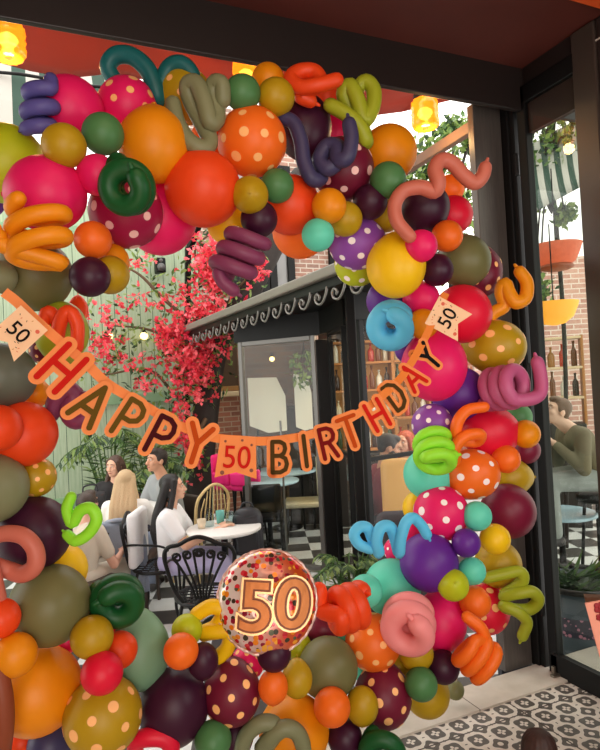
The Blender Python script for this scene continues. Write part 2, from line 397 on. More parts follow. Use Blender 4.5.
# dark rear wall of the bar and bright backdrop wall for the reflections in the right glass
def oriented_wall(name, px, z, w, z0, z1, m, th=.1, kind='structure'):
    c = PF(px, z, (z0+z1)/2); return simple_box(name, c, (w, th, z1-z0), m, kind, rz=-YAW)
oriented_wall('wall_lounge', 279, 8.42, 1.12, FZ, 2.6, brick_material('lounge_brick', (138, 100, 76), (96, 72, 58), (120, 104, 88)))
oriented_wall('wall_bar', 375, 8.3, 1.5, FZ, 2.6, mat('bar_wall', (70, 46, 32), .6, var=.3, bscale=3))
oriented_wall('wall_side', 575, 8.9, 3.0, FZ, 3.3, brick_material('side_brick', (206, 150, 132), (176, 112, 98), (226, 208, 194)))
# light-grey gutter, soffit roof and scroll trim of the black pavilion
G0, G1 = Vector((1.92, 2.67, 2.30)), Vector((1.70, 7.66, 2.30))
pav = empty('pavilion_canopy', (1.8, 5.2, 2.3), 0, 'black steel pavilion canopy with a pale grey gutter and scroll trim above the glass doors', 'canopy')
def lp(o, p): return Vector(p)-o.location
bm = bmesh.new()
out = [(1.95, 2.67), (2.25, 2.95), (3.1, 4.6), (4.9, 7.66), (1.74, 7.66)]
lo = [bm.verts.new(lp(pav, (x, y, 2.30))) for x, y in out]; hi = [bm.verts.new(lp(pav, (x, y, 2.36))) for x, y in out]
bm.faces.new(lo[::-1]); bm.faces.new(hi)
for i in range(5): bm.faces.new((lo[i], lo[(i+1) % 5], hi[(i+1) % 5], hi[i]))
bmesh.ops.recalc_face_normals(bm, faces=bm.faces)
bobj('roof', bm, black, pav, smooth=False)
bm = bmesh.new(); bar(bm, lp(pav, G0+Vector((0, 0, .065))), lp(pav, G1+Vector((0, 0, .065))), .11, .075, .012)
bobj('gutter', bm, mat('pale_gutter', (122, 118, 108), .5, .2, var=.1, bscale=4), pav, smooth=False)
bm = bmesh.new(); bar(bm, lp(pav, G0+Vector((.02, 0, -.005))), lp(pav, G1+Vector((.02, 0, -.005))), .06, .07, .008)
bobj('fascia', bm, black, pav, smooth=False)
bm = bmesh.new()
N = 20
for i in range(N):
    a = G0.lerp(G1, (i+.1)/N); b = G0.lerp(G1, (i+1.1)/N); d = b-a
    pts = [lp(pav, a+d*t+Vector((-.01, 0, -.03+h))) for t, h in ((0, 0), (.1, -.05), (.35, -.1), (.62, -.09), (.72, -.05), (.6, -.025), (.45, -.045), (.5, -.065))]
    tube(bm, catmull(pts, 4), .009, 6)
bobj('scroll_trim', bm, mat('grey_scroll_steel', (128, 126, 122), .35, .5), pav)
bm = bmesh.new()
q0 = PF(354, 4.42, 0); box(bm, lp(pav, (q0.x, q0.y, 1.05)), (.07, .07, 2.5), rz=-YAW, bev=.008); bobj('column', bm, black, pav, smooth=False)
bm = bmesh.new()
bar(bm, lp(pav, PF(238, 6.22, 2.19)), lp(pav, PF(325, 5.72, 2.19)), .06, .22); bar(bm, lp(pav, PF(325, 5.72, 2.19)), lp(pav, PF(350, 4.95, 2.19)), .06, .22); bar(bm, lp(pav, PF(356, 4.62, 2.19)), lp(pav, PF(440, 5.05, 2.19)), .06, .22)
bobj('lintel_panel', bm, black, pav, smooth=False)

# ------------------------------------------------------------------ glass doors of the pavilion
def glass_leaf(a, b, z0, z1, name, label, rails=(), th=.045, frame=None, tint=(240, 245, 243), cat='glass door', refl=1.0):
    a, b = Vector(a), Vector(b); mid = (a+b)/2; d = b-a; d.z = 0; L = d.length; rz = math.atan2(d.y, d.x)
    o = empty(name, (mid.x, mid.y, z0), rz, label, cat)
    H = z1-z0; bm = bmesh.new()
    for s in (-1, 1): box(bm, (s*(L/2-th/2), 0, H/2), (th, .05, H), bev=.006)
    for z in (th/2, H-th/2): box(bm, (0, 0, z), (L-2*th, .048, th), bev=.006)
    bobj('frame', bm, frame or black, o, smooth=False)
    for z in rails:
        bm = bmesh.new(); box(bm, (0, 0, z-z0), (L-2*th, .04, .035), bev=.005); bobj('rail', bm, frame or black, o, smooth=False)
    bm = bmesh.new(); box(bm, (0, 0, H/2), (L-2*th, .012, H-2*th)); bobj('glass_pane', bm, glass_mat('leaf_glass_%d' % tint[0], tint, refl), o, smooth=False)
    return o
greysteel = mat('grey_steel', (104, 102, 98), .35, .5)
lf = glass_leaf(PF(241, 6.2, 0), PF(318, 5.76, 0), FZ+.015, 2.085, 'glass_door', 'grey framed glass door leaf standing open behind the word BIRTHDAY', (), .05, greysteel)
bm = bmesh.new(); box(bm, (.0, .01, .75), (.012, .02, 1.4)); bobj('mullion', bm, greysteel, lf, smooth=False)
bm = bmesh.new(); tube(bm, [(-.26, -.03, .98), (-.26, -.07, 1.0), (-.26, -.07, 1.16), (-.26, -.03, 1.18)], .009, 8); bobj('door_handle', bm, greysteel, lf)
glass_leaf(PF(332, 5.6, 0), PF(347, 5.0, 0), FZ+.015, 2.085, 'glass_door', 'narrow black framed glass leaf folded beside the black column', (1.0,), .03)
bm = bmesh.new(); c = PF(324, 5.7, 0); box(bm, (0, 0, 1.12), (.125, .09, 2.2), rz=-YAW, bev=.008)
o = bobj('door_post', bm, black, smooth=False); o.location = (c.x, c.y, FZ+.01); structure(o)
glass_leaf(PF(360, 4.6, 0), PF(436, 5.05, 0), FZ+.015, 2.085, 'glass_partition', 'black framed glass partition in front of the bearded man', (1.01,), .05, None, (246, 247, 245), 'glass partition', .4)
# ------------------------------------------------------------------ red canopy, striped awning, rafter, pendants
bm = bmesh.new()
nx, ny = 30, 8; g = []
for j in range(ny+1):
    row = []
    for i in range(nx+1):
        x = -3.2+6.5*i/nx; y = 2.66+1.2*j/ny
        if x > 2.62: y = 2.66+(y-2.66)*max(.05, 1-(x-2.62)*1.3)
        row.append(bm.verts.new((x, y, 3.62+.03*math.sin(i*1.9)+.05*math.sin(j*.9+i*.3))))
    g.append(row)
for j in range(ny):
    for i in range(nx): bm.faces.new((g[j][i], g[j][i+1], g[j+1][i+1], g[j+1][i]))
o = bobj('fabric_canopy', bm, mat('red_canopy_fabric', (178, 64, 46), .8, translucent=.25, var=.25, bscale=2.5))
md = o.modifiers.new('thickness', 'SOLIDIFY'); md.thickness = .012
tag(o, 'red fabric canopy stretched over the opening above the balloon arch', 'canopy')
bm = bmesh.new()
for i in range(54):
    x0 = -4.3+.094*i
    for k in range(4):
        pts = []
        for (xx, kk) in ((x0, k), (x0+.094, k), (x0+.094, k+1), (x0, k+1)):
            t = kk/4; pts.append(bm.verts.new((xx, 5.1-.55*t-.06*math.sin(t*3), 4.45-.98*t)))
        bm.faces.new(pts).material_index = i % 2
bmesh.ops.remove_doubles(bm, verts=bm.verts, dist=1e-4)
o = bobj('striped_awning', bm, [mat('awning_white', (178, 176, 168), .8, translucent=.1), mat('awning_green', (44, 70, 58), .8, translucent=.1)], smooth=False)
md = o.modifiers.new('thickness', 'SOLIDIFY'); md.thickness = .01
tag(o, 'green and white striped awning behind the top left of the arch', 'awning')
bm = bmesh.new(); tube(bm, [P(-30, 70, 4.3), P(20, 74, 4.3), P(90, 86, 4.4), P(170, 92, 4.5)], .012, 6); tube(bm, [P(-30, 106, 4.3), P(60, 108, 4.3), P(120, 110, 4.4)], .009, 6)
tag(bobj('black_cable', bm, black), 'thin black cables strung in front of the striped awning', 'cable')
bm = bmesh.new(); bar(bm, P(388, 181, 4.3), P(478, 123.5, 3.42), .05, .065, .006)
tag(bobj('rafter', bm, mat('brown_rafter', (118, 92, 76), .6, var=.2, bscale=8), smooth=False), 'brown diagonal rafter crossing the sky beside the door jamb', 'rafter')

amber = NT('ribbed_amber_glass', .15)
amber.b.inputs['Base Color'].default_value = lin((246, 150, 36)); amber.b.inputs['Emission Color'].default_value = lin((255, 158, 30)); amber.b.inputs['Emission Strength'].default_value = .5
amber.b.inputs['Transmission Weight'].default_value = .35
def pendant(p, h, label, ztop):
    o = empty('pendant_lamp', p, 0, label, 'pendant lamp', 'amber glass pendant lamps')
    k = h/.2
    bm = bmesh.new(); seg = 24
    prof = [(.052, .1), (.066, .085), (.07, .04), (.066, .02), (.071, 0), (.066, -.02), (.071, -.045), (.068, -.08), (.056, -.1), (.02, -.098)]
    rings = [[bm.verts.new((k*r*(1+.05*math.cos(12*2*math.pi*j/seg))*math.cos(2*math.pi*j/seg), k*r*(1+.05*math.cos(12*2*math.pi*j/seg))*math.sin(2*math.pi*j/seg), k*z)) for j in range(seg)] for r, z in prof]
    for a, b in zip(rings, rings[1:]):
        for j in range(seg): bm.faces.new((a[j], b[j], b[(j+1) % seg], a[(j+1) % seg]))
    bobj('lamp_shade', bm, amber.m, o)
    bm = bmesh.new(); ball(bm, (0, 0, -.005), (.026*k, .026*k, .036*k), 14); bobj('bulb', bm, mat('bulb_glow', (255, 230, 170), .3, emit=(255, 225, 150), es=6), o)
    bm = bmesh.new(); lathe(bm, [(.03*k, .14*k), (.056*k, .135*k), (.058*k, .098*k), (.05*k, .096*k)], seg=18); bobj('cap', bm, black, o)
    bm = bmesh.new(); tube(bm, [(0, 0, .13*k), (0, 0, (ztop-p[2])/.86)], .005, 6); bobj('cord', bm, black, o)
    o.scale = (1.1, 1.1, .86)
    l = bpy.data.lights.new('pendant_light', 'POINT'); l.energy = 5; l.color = (1, .6, .22); l.shadow_soft_size = .04
    lo = bpy.data.objects.new('pendant_light', l); COL.objects.link(lo); lo.parent = o; lo.location = (0, 0, -.16*k)
pendant(P(8, 41, 2.9), .2, 'glowing amber glass pendant lamp at the left end of the red canopy', 3.6)
pendant(P(246, 76, 3.5), .2, 'amber glass pendant lamp half hidden behind the arch crown', 3.62)
pendant(P(425, 114, 3.5), .2, 'glowing amber glass pendant lamp beside the brown door jamb', 3.62)

# ------------------------------------------------------------------ fence fittings
p = P(160, 266, depthY(160, 266, 8.06))
o = empty('loudspeaker', p, 0, 'small black loudspeaker mounted high on the green fence', 'loudspeaker')
bm = bmesh.new(); box(bm, (0, 0, 0), (.13, .16, .2), bev=.015); bobj('cabinet', bm, black, o, smooth=False)
for z, r in ((-.03, .05), (.06, .022)):
    bm = bmesh.new(); lathe(bm, [(r*.3, -.005), (r*.8, -.012), (r, .002), (r*1.1, .006)], seg=18)
    bmesh.ops.transform(bm, matrix=Matrix.Translation((0, -.082, z)) @ Matrix.Rotation(math.pi/2, 4, 'X'), verts=bm.verts)
    bobj('speaker_cone', bm, mat('speaker_grey', (96, 94, 92), .5), o)
bm = bmesh.new(); bar(bm, (0, .06, 0), (0, .12, 0), .04, .06); bobj('bracket', bm, black, o, smooth=False)
for px, py, l in ((109, 336, 'small glowing bulb on the green fence, left of its twin'), (144, 336, 'small glowing bulb on the green fence, nearer the red blossoms')):
    p = P(px, py, depthY(px, py, 8.1)); o = empty('wall_bulb', p, 0, l, 'bulb', 'bulbs on the fence')
    bm = bmesh.new(); ball(bm, (0, 0, 0), .05, 14); bobj('globe', bm, mat('warm_globe', (255, 225, 160), .3, emit=(255, 214, 130), es=3.5), o)
    bm = bmesh.new(); lathe(bm, [(.02, 0), (.024, .03), (.02, .08)], (0, .0, .035), 12); bar(bm, (0, 0, .09), (0, .1, .09), .02, .02); bobj('holder', bm, black, o)
bm = bmesh.new(); bar(bm, P(187, 420, 7.7), P(188, 248, 7.7), .07, .07, .005); bar(bm, P(188, 252, 7.7), P(203, 214, 7.4), .07, .07, .005)
q = P(187, 420, 7.7); bar(bm, q, (q.x, q.y, FZ), .07, .07)
tag(bobj('steel_pole', bm, black, smooth=False), 'black steel pole with an angled arm in front of the green fence', 'pole')

# ------------------------------------------------------------------ plants
leafm = [mat('leaf_green', (78, 112, 52), .5, translucent=.3), mat('leaf_light', (134, 158, 84), .5, translucent=.35), mat('leaf_dark', (46, 72, 40), .5, translucent=.2)]
blossm = [mat('blossom_coral', (238, 76, 92), .6, translucent=.35), mat('blossom_pink', (250, 118, 128), .6, translucent=.35), mat('blossom_deep', (214, 44, 72), .6, translucent=.3)]
bark = mat('dark_bark', (40, 32, 28), .8, var=.3, bscale=14, bump=.5)
def leaf(bm, c, d, n, L, w, mi):
    d = d.normalized(); s = d.cross(n); s = s.normalized() if s.length > 1e-4 else d.orthogonal().normalized(); n = s.cross(d)
    v = [bm.verts.new(c+q) for q in (Vector((0, 0, 0)), d*L*.45+s*w, d*L-n*L*.12, d*L*.45-s*w)]
    bm.faces.new((v[0], v[1], v[2])).material_index = mi; bm.faces.new((v[0], v[2], v[3])).material_index = mi
def rv(): return Vector((R.gauss(0, 1), R.gauss(0, 1), R.gauss(0, 1))).normalized()
tree = empty('bougainvillea', PF(205, 7.5, FZ), 0, 'red flowering bougainvillea climbing the fence and dark trunk behind the pavilion gutter', 'flowering climber')
T0 = tree.location
bm = bmesh.new()
tp = [PF(196, 7.75, FZ), P(199, 500, 7.75), P(205, 420, 7.75), P(216, 345, 7.75), P(243, 300, 7.75), P(275, 238, 7.9), P(300, 180, 8.0)]
tube(bm, catmull([q-T0 for q in tp], 5), .17, 10); bobj('trunk', bm, bark, tree)
bm = bmesh.new()
for path in (((210, 380), (185, 350), (150, 330), (105, 325)), ((200, 330), (165, 300), (140, 275), (120, 265)), ((205, 400), (180, 400), (150, 370), (105, 375)), ((225, 320), (205, 280), (195, 250), (215, 230)), ((215, 350), (230, 300), (255, 270)), ((205, 420), (190, 450), (172, 480))):
    pts = [P(x, y, 7.55+R.uniform(-.1, .1))-T0 for x, y in path]
    tube(bm, catmull(pts, 5), [.03-.02*k/(len(catmull(pts, 5))-1) for k in range(len(catmull(pts, 5)))], 6)
bobj('branch', bm, mat('brown_twig', (96, 74, 52), .8), tree)
bl = bmesh.new(); fo = bmesh.new()
regs = [(205, 318, 26, 38, 330), (176, 338, 22, 24, 170), (212, 262, 18, 28, 190), (193, 372, 18, 28, 190), (256, 266, 10, 16, 50), (188, 368, 20, 22, 110), (112, 322, 22, 24, 42), (122, 358, 26, 16, 32), (150, 300, 20, 14, 20), (180, 425, 12, 30, 70), (102, 345, 20, 22, 34), (145, 385, 18, 16, 26), (192, 455, 9, 20, 40), (138, 262, 14, 10, 14), (232, 232, 16, 12, 26)]
for x, y, rx, ry, n in regs:
    for i in range(n):
        px, py = x+R.gauss(0, rx*.55), y+R.gauss(0, ry*.55)
        c = P(px, py, 7.4+R.uniform(-.25, .15))-T0; k = R.choice((0, 0, 1, 1, 2))
        for j in range(4):
            d = rv(); d.y -= .3; leaf(bl, c+rv()*.015, d, rv(), R.uniform(.045, .075), R.uniform(.018, .03), k)
    for i in range(int(n*.32)+14):
        px, py = x+R.gauss(0, rx*.8), y+R.gauss(0, ry*.8)
        c = P(px, py, 7.5+R.uniform(-.25, .15))-T0
        for j in range(3): leaf(fo, c+rv()*.03, rv(), rv(), R.uniform(.06, .12), .02, R.choice((0, 1, 1, 2)))
o = bobj('blossoms', bl, blossm, tree, smooth=False); o['kind'] = 'stuff'
o = bobj('foliage', fo, leafm, tree, smooth=False); o['kind'] = 'stuff'

def palm(base, h, n, L, label, pot=True, spread=1.0, wide=.02, name='potted_palm', droop=.5, dirs=None):
    o = empty(name, base, 0, label, 'potted plant' if pot else 'plant')
    if pot:
        bm = bmesh.new(); lathe(bm, [(.12, 0), (.17, .28), (.18, .3), (.16, .3), (.15, .26), (.01, .26)], seg=20); bobj('pot', bm, mat('grey_pot', (84, 80, 78), .7), o)
    fr = bmesh.new(); st = bmesh.new()
    b0 = Vector((0, 0, .25 if pot else 0))
    for i in range(n):
        a = 2.4*i+R.uniform(-.3, .3); el = R.uniform(.35, 1.25)
        top = Vector((math.cos(a)*math.cos(el), math.sin(a)*math.cos(el), 0))*spread
        l = L*R.uniform(.75, 1.1)
        pts = []
        for k in range(7):
            t = k/6; pts.append(b0+Vector((0, 0, h*R.uniform(.97, 1.0)*min(1, t*2)*.6)) + top*l*t*1.0 + Vector((0, 0, math.sin(el)*l*t - droop*l*t*t)))
        tube(st, pts, [.008-.005*k/6 for k in range(7)], 5)
        for k in range(2, 7):
            t = (pts[k]-pts[k-1]).normalized(); s = t.cross(Vector((0, 0, 1))).normalized()
            for sgn in (-1, 1):
                for q in (0, .5):
                    c = pts[k-1].lerp(pts[k], q); leaf(fr, c, t*.7+s*sgn*.8-Vector((0, 0, .35)), Vector((0, 0, 1)), l*.34*(1.15-.12*k), wide, R.choice((0, 1, 2)))
    x = bobj('fronds', fr, leafm, o, smooth=False); x['kind'] = 'stuff'
    bobj('stems', st, leafm[0], o)
    return o
palm(PF(106, 6.9, FZ), 1.6, 16, .8, 'dark feathery palm standing against the fence below the letters A and P', True, 1, .018, droop=.75)
palm(PF(149, 6.75, FZ), 1.15, 20, .8, 'pale green bushy palm standing behind the man in the grey T-shirt', True, .8, .022, droop=.45)
palm(PF(338, 4.0, FZ), .5, 14, .46, 'small grey green palm in a pot to the right of the foil balloon', True, .9, .012, droop=.6)
def leafy_tree(loc, spots, label, n, name='tree', size=.09, tr=.06):
    o = empty(name, loc, 0, label, 'tree'); base = Vector(loc)
    bm = bmesh.new(); c0 = Vector(spots[0][0])-base
    tube(bm, catmull([Vector((0, 0, 0)), c0*.5+Vector((.1, 0, 0)), c0], 5), tr, 8); 
    for s in spots[1:]: tube(bm, catmull([c0*.8, (c0+Vector(s[0])-base)/2, Vector(s[0])-base], 4), tr*.4, 6)
    bobj('trunk', bm, bark, o)
    fo = bmesh.new()
    for c, r in spots:
        for i in range(n):
            q = Vector(c)-base+rv()*r*R.uniform(.3, 1)
            leaf(fo, q, rv(), rv(), size*R.uniform(.7, 1.3), size*.3, R.choice((0, 1, 1, 2)))
    x = bobj('foliage', fo, leafm, o, smooth=False); x['kind'] = 'stuff'
leafy_tree(PF(440, 9.3, FZ), [(P(450, 215, 9), .55), (P(432, 150, 9), .32), (P(462, 190, 9.2), .5), (P(470, 140, 9.2), .25), (P(440, 250, 9), .5), (P(405, 205, 9), .4), (P(415, 180, 9), .35), (P(455, 130, 9), .25), (P(425, 210, 9), .45), (P(440, 175, 9), .4)], 'leafy tree against the white sky behind the rafter', 210, size=.13)
leafy_tree(PF(556, 6.2, FZ), [(P(548, 130, 6.2), .25), (P(562, 118, 6.2), .22), (P(534, 195, 6.2), .2), (P(545, 165, 6.2), .3), (P(536, 262, 6.0), .18), (P(570, 150, 6.2), .25), (P(540, 290, 6.0), .15), (P(565, 215, 6.0), .12)], 'leafy climber seen high up through the glass beside the door post', 110, 'climbing_plant', .085, .022)  # climber built behind the glass in place of reflected leaves

# ------------------------------------------------------------------ furniture builders
ironm = mat('black_iron', (20, 19, 20), .4, .5)
def spiral(c, u, v, r0, turns, sgn=1, n=14, a0=0):
    return [Vector(c)+(Vector(u)*math.cos(a0+sgn*2*math.pi*turns*k/n)+Vector(v)*math.sin(a0+sgn*2*math.pi*turns*k/n))*r0*(1-.72*k/n) for k in range(n+1)]
def iron_chair(loc, rz, label, s=1.0):
    o = empty('wrought_iron_chair', loc, rz, label, 'chair', 'wrought iron chairs')
    U, V = Vector((1, 0, 0)), Vector((0, -.12, 1))
    bm = bmesh.new()
    pts = [(-.12, -.2, .47), (-.17, -.205, .55), (-.205, -.215, .68), (-.215, -.225, .76), (-.185, -.235, .81), (-.12, -.237, .825), (-.06, -.24, .855), (0, -.243, .87), (.06, -.24, .855), (.12, -.237, .825), (.185, -.235, .81), (.215, -.225, .76), (.205, -.215, .68), (.17, -.205, .55), (.12, -.2, .47)]
    tube(bm, catmull(pts, 4), .0135, 8); bobj('back_frame', bm, ironm, o)
    for i in range(6):
        t = (i-2.5)/2.5; top = Vector((t*.16, -.232, .775-.03*abs(t)))
        bm = bmesh.new(); sg = 1 if t > 0 else -1
        rod = [Vector((t*.03, -.2, .455)), Vector((t*.06, -.205, .56)), Vector((t*.12, -.218, .68)), top]
        c = top+Vector((-sg*.024, 0, .0)); tube(bm, catmull(rod, 5)+spiral(c, U*sg, V, .03, 1.25, 1, 14)[1:], .0085, 6)
        bobj('back_rod', bm, ironm, o)
    bm = bmesh.new(); ball(bm, (0, -.2, .46), (.05, .015, .035), 12); bobj('back_boss', bm, ironm, o)
    bm = bmesh.new()
    tube(bm, [(.21*math.cos(a), .205*math.sin(a), .44) for a in [2*math.pi*k/28 for k in range(28)]], .012, 8, closed=True)
    for k in range(-3, 4):
        x = k*.055; y = math.sqrt(max(0, .2**2-x*x)); tube(bm, [(x, -y, .44), (x, y, .44)], .005, 5); tube(bm, [(-y, x, .445), (y, x, .445)], .005, 5)
    bobj('seat', bm, ironm, o)
    for sx in (-1, 1):
        for sy in (-1, 1):
            bm = bmesh.new(); tube(bm, catmull([(sx*.14, sy*.14, .44), (sx*.155, sy*.155, .32), (sx*.145, sy*.145, .15), (sx*.185, sy*.19, .008)], 5), [.012]*16, 8)
            bobj('leg', bm, ironm, o)
    for sx in (-1, 1):
        bm = bmesh.new(); tube(bm, catmull([(sx*.2, -.21, .66), (sx*.245, -.1, .67), (sx*.25, .06, .655), (sx*.235, .12, .62), (sx*.215, .1, .59), (sx*.21, .1, .44)], 5), .009, 8); bobj('armrest', bm, ironm, o)
    if s != 1: o.scale = (s, s, s)
    return o
def pedestal_table(loc, rx, topm, label, h=.74, square=None, rz=0, cloth=False, basem=None):
    o = empty('cafe_table', loc, rz, label, 'table')
    bm = bmesh.new()
    if square: box(bm, (0, 0, h-.015), (square[0], square[1], .03), bev=.008)
    else: lathe(bm, [(rx-.01, h-.03), (rx, h-.024), (rx, h-.006), (rx-.01, h)], seg=32)
    bobj('tabletop', bm, topm, o, smooth=not square)
    bm = bmesh.new(); lathe(bm, [(.2, 0), (.2, .012), (.05, .03), (.028, .06), (.026, h-.06), (.09, h-.032)], seg=18); bobj('pedestal', bm, basem or ironm, o)
    return o
def glass_thing(name, loc, prof, m, label, cat, group=None):
    bm = bmesh.new(); lathe(bm, prof, seg=16); o = bobj(name, bm, m); o.location = loc
    return tag(o, label, cat, group)
whitetop = mat('white_tabletop', (232, 230, 226), .35)
paleblue = mat('pale_blue_tabletop', (176, 206, 220), .25)

# table of the woman in profile, near iron chair
tb = pedestal_table(PF(217, 4.68, FZ), .29, whitetop, 'round white table in front of the woman with long black hair')
TZ = FZ+.741
ch = iron_chair(PF(199, 4.0, FZ), face((AWAY[0]+.05, AWAY[1])), 'black wrought iron chair with scrolled back, its back to the camera', 1.03)
clear = glass_mat('clear_glass', (226, 236, 236), 1.0)
def on_table(px, z, h=TZ): q = PF(px, z, h); return q
glass_thing('glass_bottle', on_table(203, 4.72), [(.034, 0), (.036, .01), (.036, .08), (.018, .11), (.016, .125), (.02, .128), (.02, .14)], clear, 'small clear glass bottle on the round white table', 'bottle')
glass_thing('tumbler', on_table(214, 4.80), [(.03, 0), (.036, .1), (.034, .1), (.028, .008), (.001, .008)], mat('teal_tumbler', (110, 190, 180), .15), 'teal tumbler on the round white table', 'tumbler')
glass_thing('tumbler', on_table(223, 4.72), [(.03, 0), (.036, .11), (.034, .11), (.028, .008), (.001, .008)], clear, 'clear tumbler on the round white table beside the black bag', 'tumbler')
glass_thing('cup', on_table(195, 4.66), [(.026, 0), (.038, .07), (.035, .07), (.024, .008), (.001, .008)], mat('cream_cup', (222, 206, 178), .4), 'cream cup on the white table near the dark haired woman', 'cup')
# black backpack on the far side of that table
p = on_table(241, 4.8, TZ-.26)
o = empty('backpack', p, face(TOWARD), 'black backpack leaning against the right edge of the round white table', 'backpack')
bagm = mat('black_nylon', (34, 34, 40), .5, bump=.2, bscale=30)
bm = bmesh.new(); box(bm, (0, 0, .17), (.24, .14, .34), bev=.05); ball(bm, (0, 0, .32), (.11, .065, .06), 14); bobj('body', bm, bagm, o)
bm = bmesh.new(); box(bm, (0, .085, .12), (.18, .05, .17), bev=.02); bobj('front_pocket', bm, bagm, o, smooth=False)
bm = bmesh.new(); tube(bm, catmull([(-.05, 0, .37), (-.03, 0, .41), (.03, 0, .41), (.05, 0, .37)], 5), .008, 6); bobj('handle', bm, bagm, o)
def bentwood(loc, rz, label, m, legm):
    o = empty('bistro_chair', loc, rz, label, 'chair')
    bm = bmesh.new(); lathe(bm, [(.19, .44), (.21, .45), (.21, .465), (.19, .47)], seg=24); bobj('seat', bm, m, o)
    bm = bmesh.new(); tube(bm, catmull([(-.17, -.17, .45), (-.2, -.2, .62), (-.18, -.23, .82), (0, -.25, .93), (.18, -.23, .82), (.2, -.2, .62), (.17, -.17, .45)], 6), .014, 8); bobj('back_hoop', bm, m, o)
    bm = bmesh.new()
    for k in range(-3, 4): tube(bm, [(k*.045, -.17, .46), (k*.05, -.225, .7), (k*.04, -.245, .92-.012*k*k)], .007, 6)
    bobj('back_weave', bm, m, o)
    for sx in (-1, 1):
        for sy in (-1, 1):
            bm = bmesh.new(); tube(bm, [(sx*.15, sy*.15, .45), (sx*.18, sy*.18, .005)], .014, 8); bobj('leg', bm, legm, o)
    return o
rattan = mat('pale_rattan', (214, 186, 130), .6, var=.2, bscale=30)
bentwood(PF(192, 5.75, FZ), face((-.45, .9)), 'pale rattan bistro chair with a hooped back behind the dark haired woman', rattan, rattan)
def bar_stool(loc, rz, label):
    o = empty('bar_stool', loc, rz, label, 'bar stool', 'pink bar stools'); pm = mat('hot_pink_velvet', (232, 24, 120), .6)
    bm = bmesh.new(); box(bm, (0, 0, .72), (.34, .34, .07), bev=.03); bobj('seat', bm, pm, o)
    bm = bmesh.new(); box(bm, (0, -.16, .92), (.34, .05, .34), bev=.025); bobj('backrest', bm, pm, o)
    for sx in (-1, 1):
        bm = bmesh.new(); box(bm, (sx*.165, -.03, .82), (.045, .26, .15), bev=.02); bobj('armrest', bm, pm, o)
        for sy in (-1, 1):
            bm = bmesh.new(); tube(bm, [(sx*.12, sy*.12, .7), (sx*.17, sy*.17, .005)], .017, 8); bobj('leg', bm, ironm, o)
    bm = bmesh.new(); tube(bm, [(.15, .15, .25), (-.15, .15, .25), (-.15, -.15, .25), (.15, -.15, .25)], .01, 6, closed=True); bobj('footrest', bm, ironm, o); o.scale = (.82, .82, .98)
bar_stool(PF(224, 6.9, FZ), face((.75, -.66)), 'hot pink bar stool nearer the brick wall window')
bar_stool(PF(243, 6.75, FZ), face((.6, -.8)), 'hot pink bar stool half behind the edge of the grey glass door')
# table of the group
gt = pedestal_table(PF(135, 5.8, FZ), 0, whitetop, 'white square table between the four seated friends', .74, (.52, .5), -YAW)
p = PF(86, 5.55, FZ+.742)
bt = pedestal_table(PF(84, 5.6, FZ), .26, whitetop, 'small round white table carrying the black handbag')
o = empty('handbag', p, .3, 'black handbag with a looped handle on the small table by the fence', 'handbag')
bm = bmesh.new(); box(bm, (0, 0, .09), (.26, .12, .18), bev=.03); bobj('body', bm, bagm, o)
bm = bmesh.new(); tube(bm, catmull([(-.07, 0, .17), (-.055, 0, .24), (.055, 0, .24), (.07, 0, .17)], 6), .008, 6); bobj('handle', bm, bagm, o)
glass_thing('glass_bottle', PF(80, 5.48, FZ+.742), [(.034, 0), (.036, .01), (.036, .1), (.016, .14), (.016, .17)], clear, 'clear glass bottle beside the black handbag', 'bottle')
# chairs of the group
def side_chair(loc, rz, label, m, legm, bh=.9, group=None):
    o = empty('dining_chair', loc, rz, label, 'chair', group)
    bm = bmesh.new(); box(bm, (0, 0, .43), (.42, .42, .06), bev=.02); bobj('seat', bm, m, o)
    bm = bmesh.new(); box(bm, (0, -.2, (.5+bh)/2), (.4, .05, bh-.5), bev=.022); bobj('backrest', bm, m, o)
    for sx in (-1, 1):
        for sy in (-1, 1):
            bm = bmesh.new(); tube(bm, [(sx*.18, sy*.18, .41), (sx*.19, sy*.2, .005)], .015, 8); bobj('leg', bm, legm, o)
        bm = bmesh.new(); bar(bm, (sx*.17, -.2, .42), (sx*.17, -.2, .6), .03, .03); bobj('back_post', bm, legm, o)
    return o
BC = PF(121, 5.08, FZ)
side_chair(BC, face((AWAY[0], AWAY[1])), 'chair of the blonde woman, hidden under the blue grey jacket', mat('dark_wood', (58, 44, 36), .5), mat('dark_wood', None), .72)
side_chair(PF(112, 6.24, FZ), face(TOWARD), 'dark chair of the woman in black against the fence', _m['dark_wood'], _m['dark_wood'], .76)
side_chair(PF(165, 6.03, FZ), face((-.93, -.36)), 'dark chair of the man in the grey T-shirt', _m['dark_wood'], _m['dark_wood'], .76)
ic2 = iron_chair(PF(152, 4.77, FZ), face(RIGHT), 'black wrought iron chair with armrests under the dark haired woman', 1.0)
bm = bmesh.new(); q = ic2.location
M = Matrix.Translation((q.x, q.y, q.z)) @ Matrix.Rotation(ic2.rotation_euler.z, 4, 'Z')
box(bm, (0, 0, 0), (.40, .07, .42), bev=.03, M=M @ Matrix.Translation((0, -.165, .68)))
tag(bobj('back_cushion', bm, mat('white_cotton', (230, 230, 232), .8)), 'white back cushion on the chair of the dark haired woman', 'cushion')
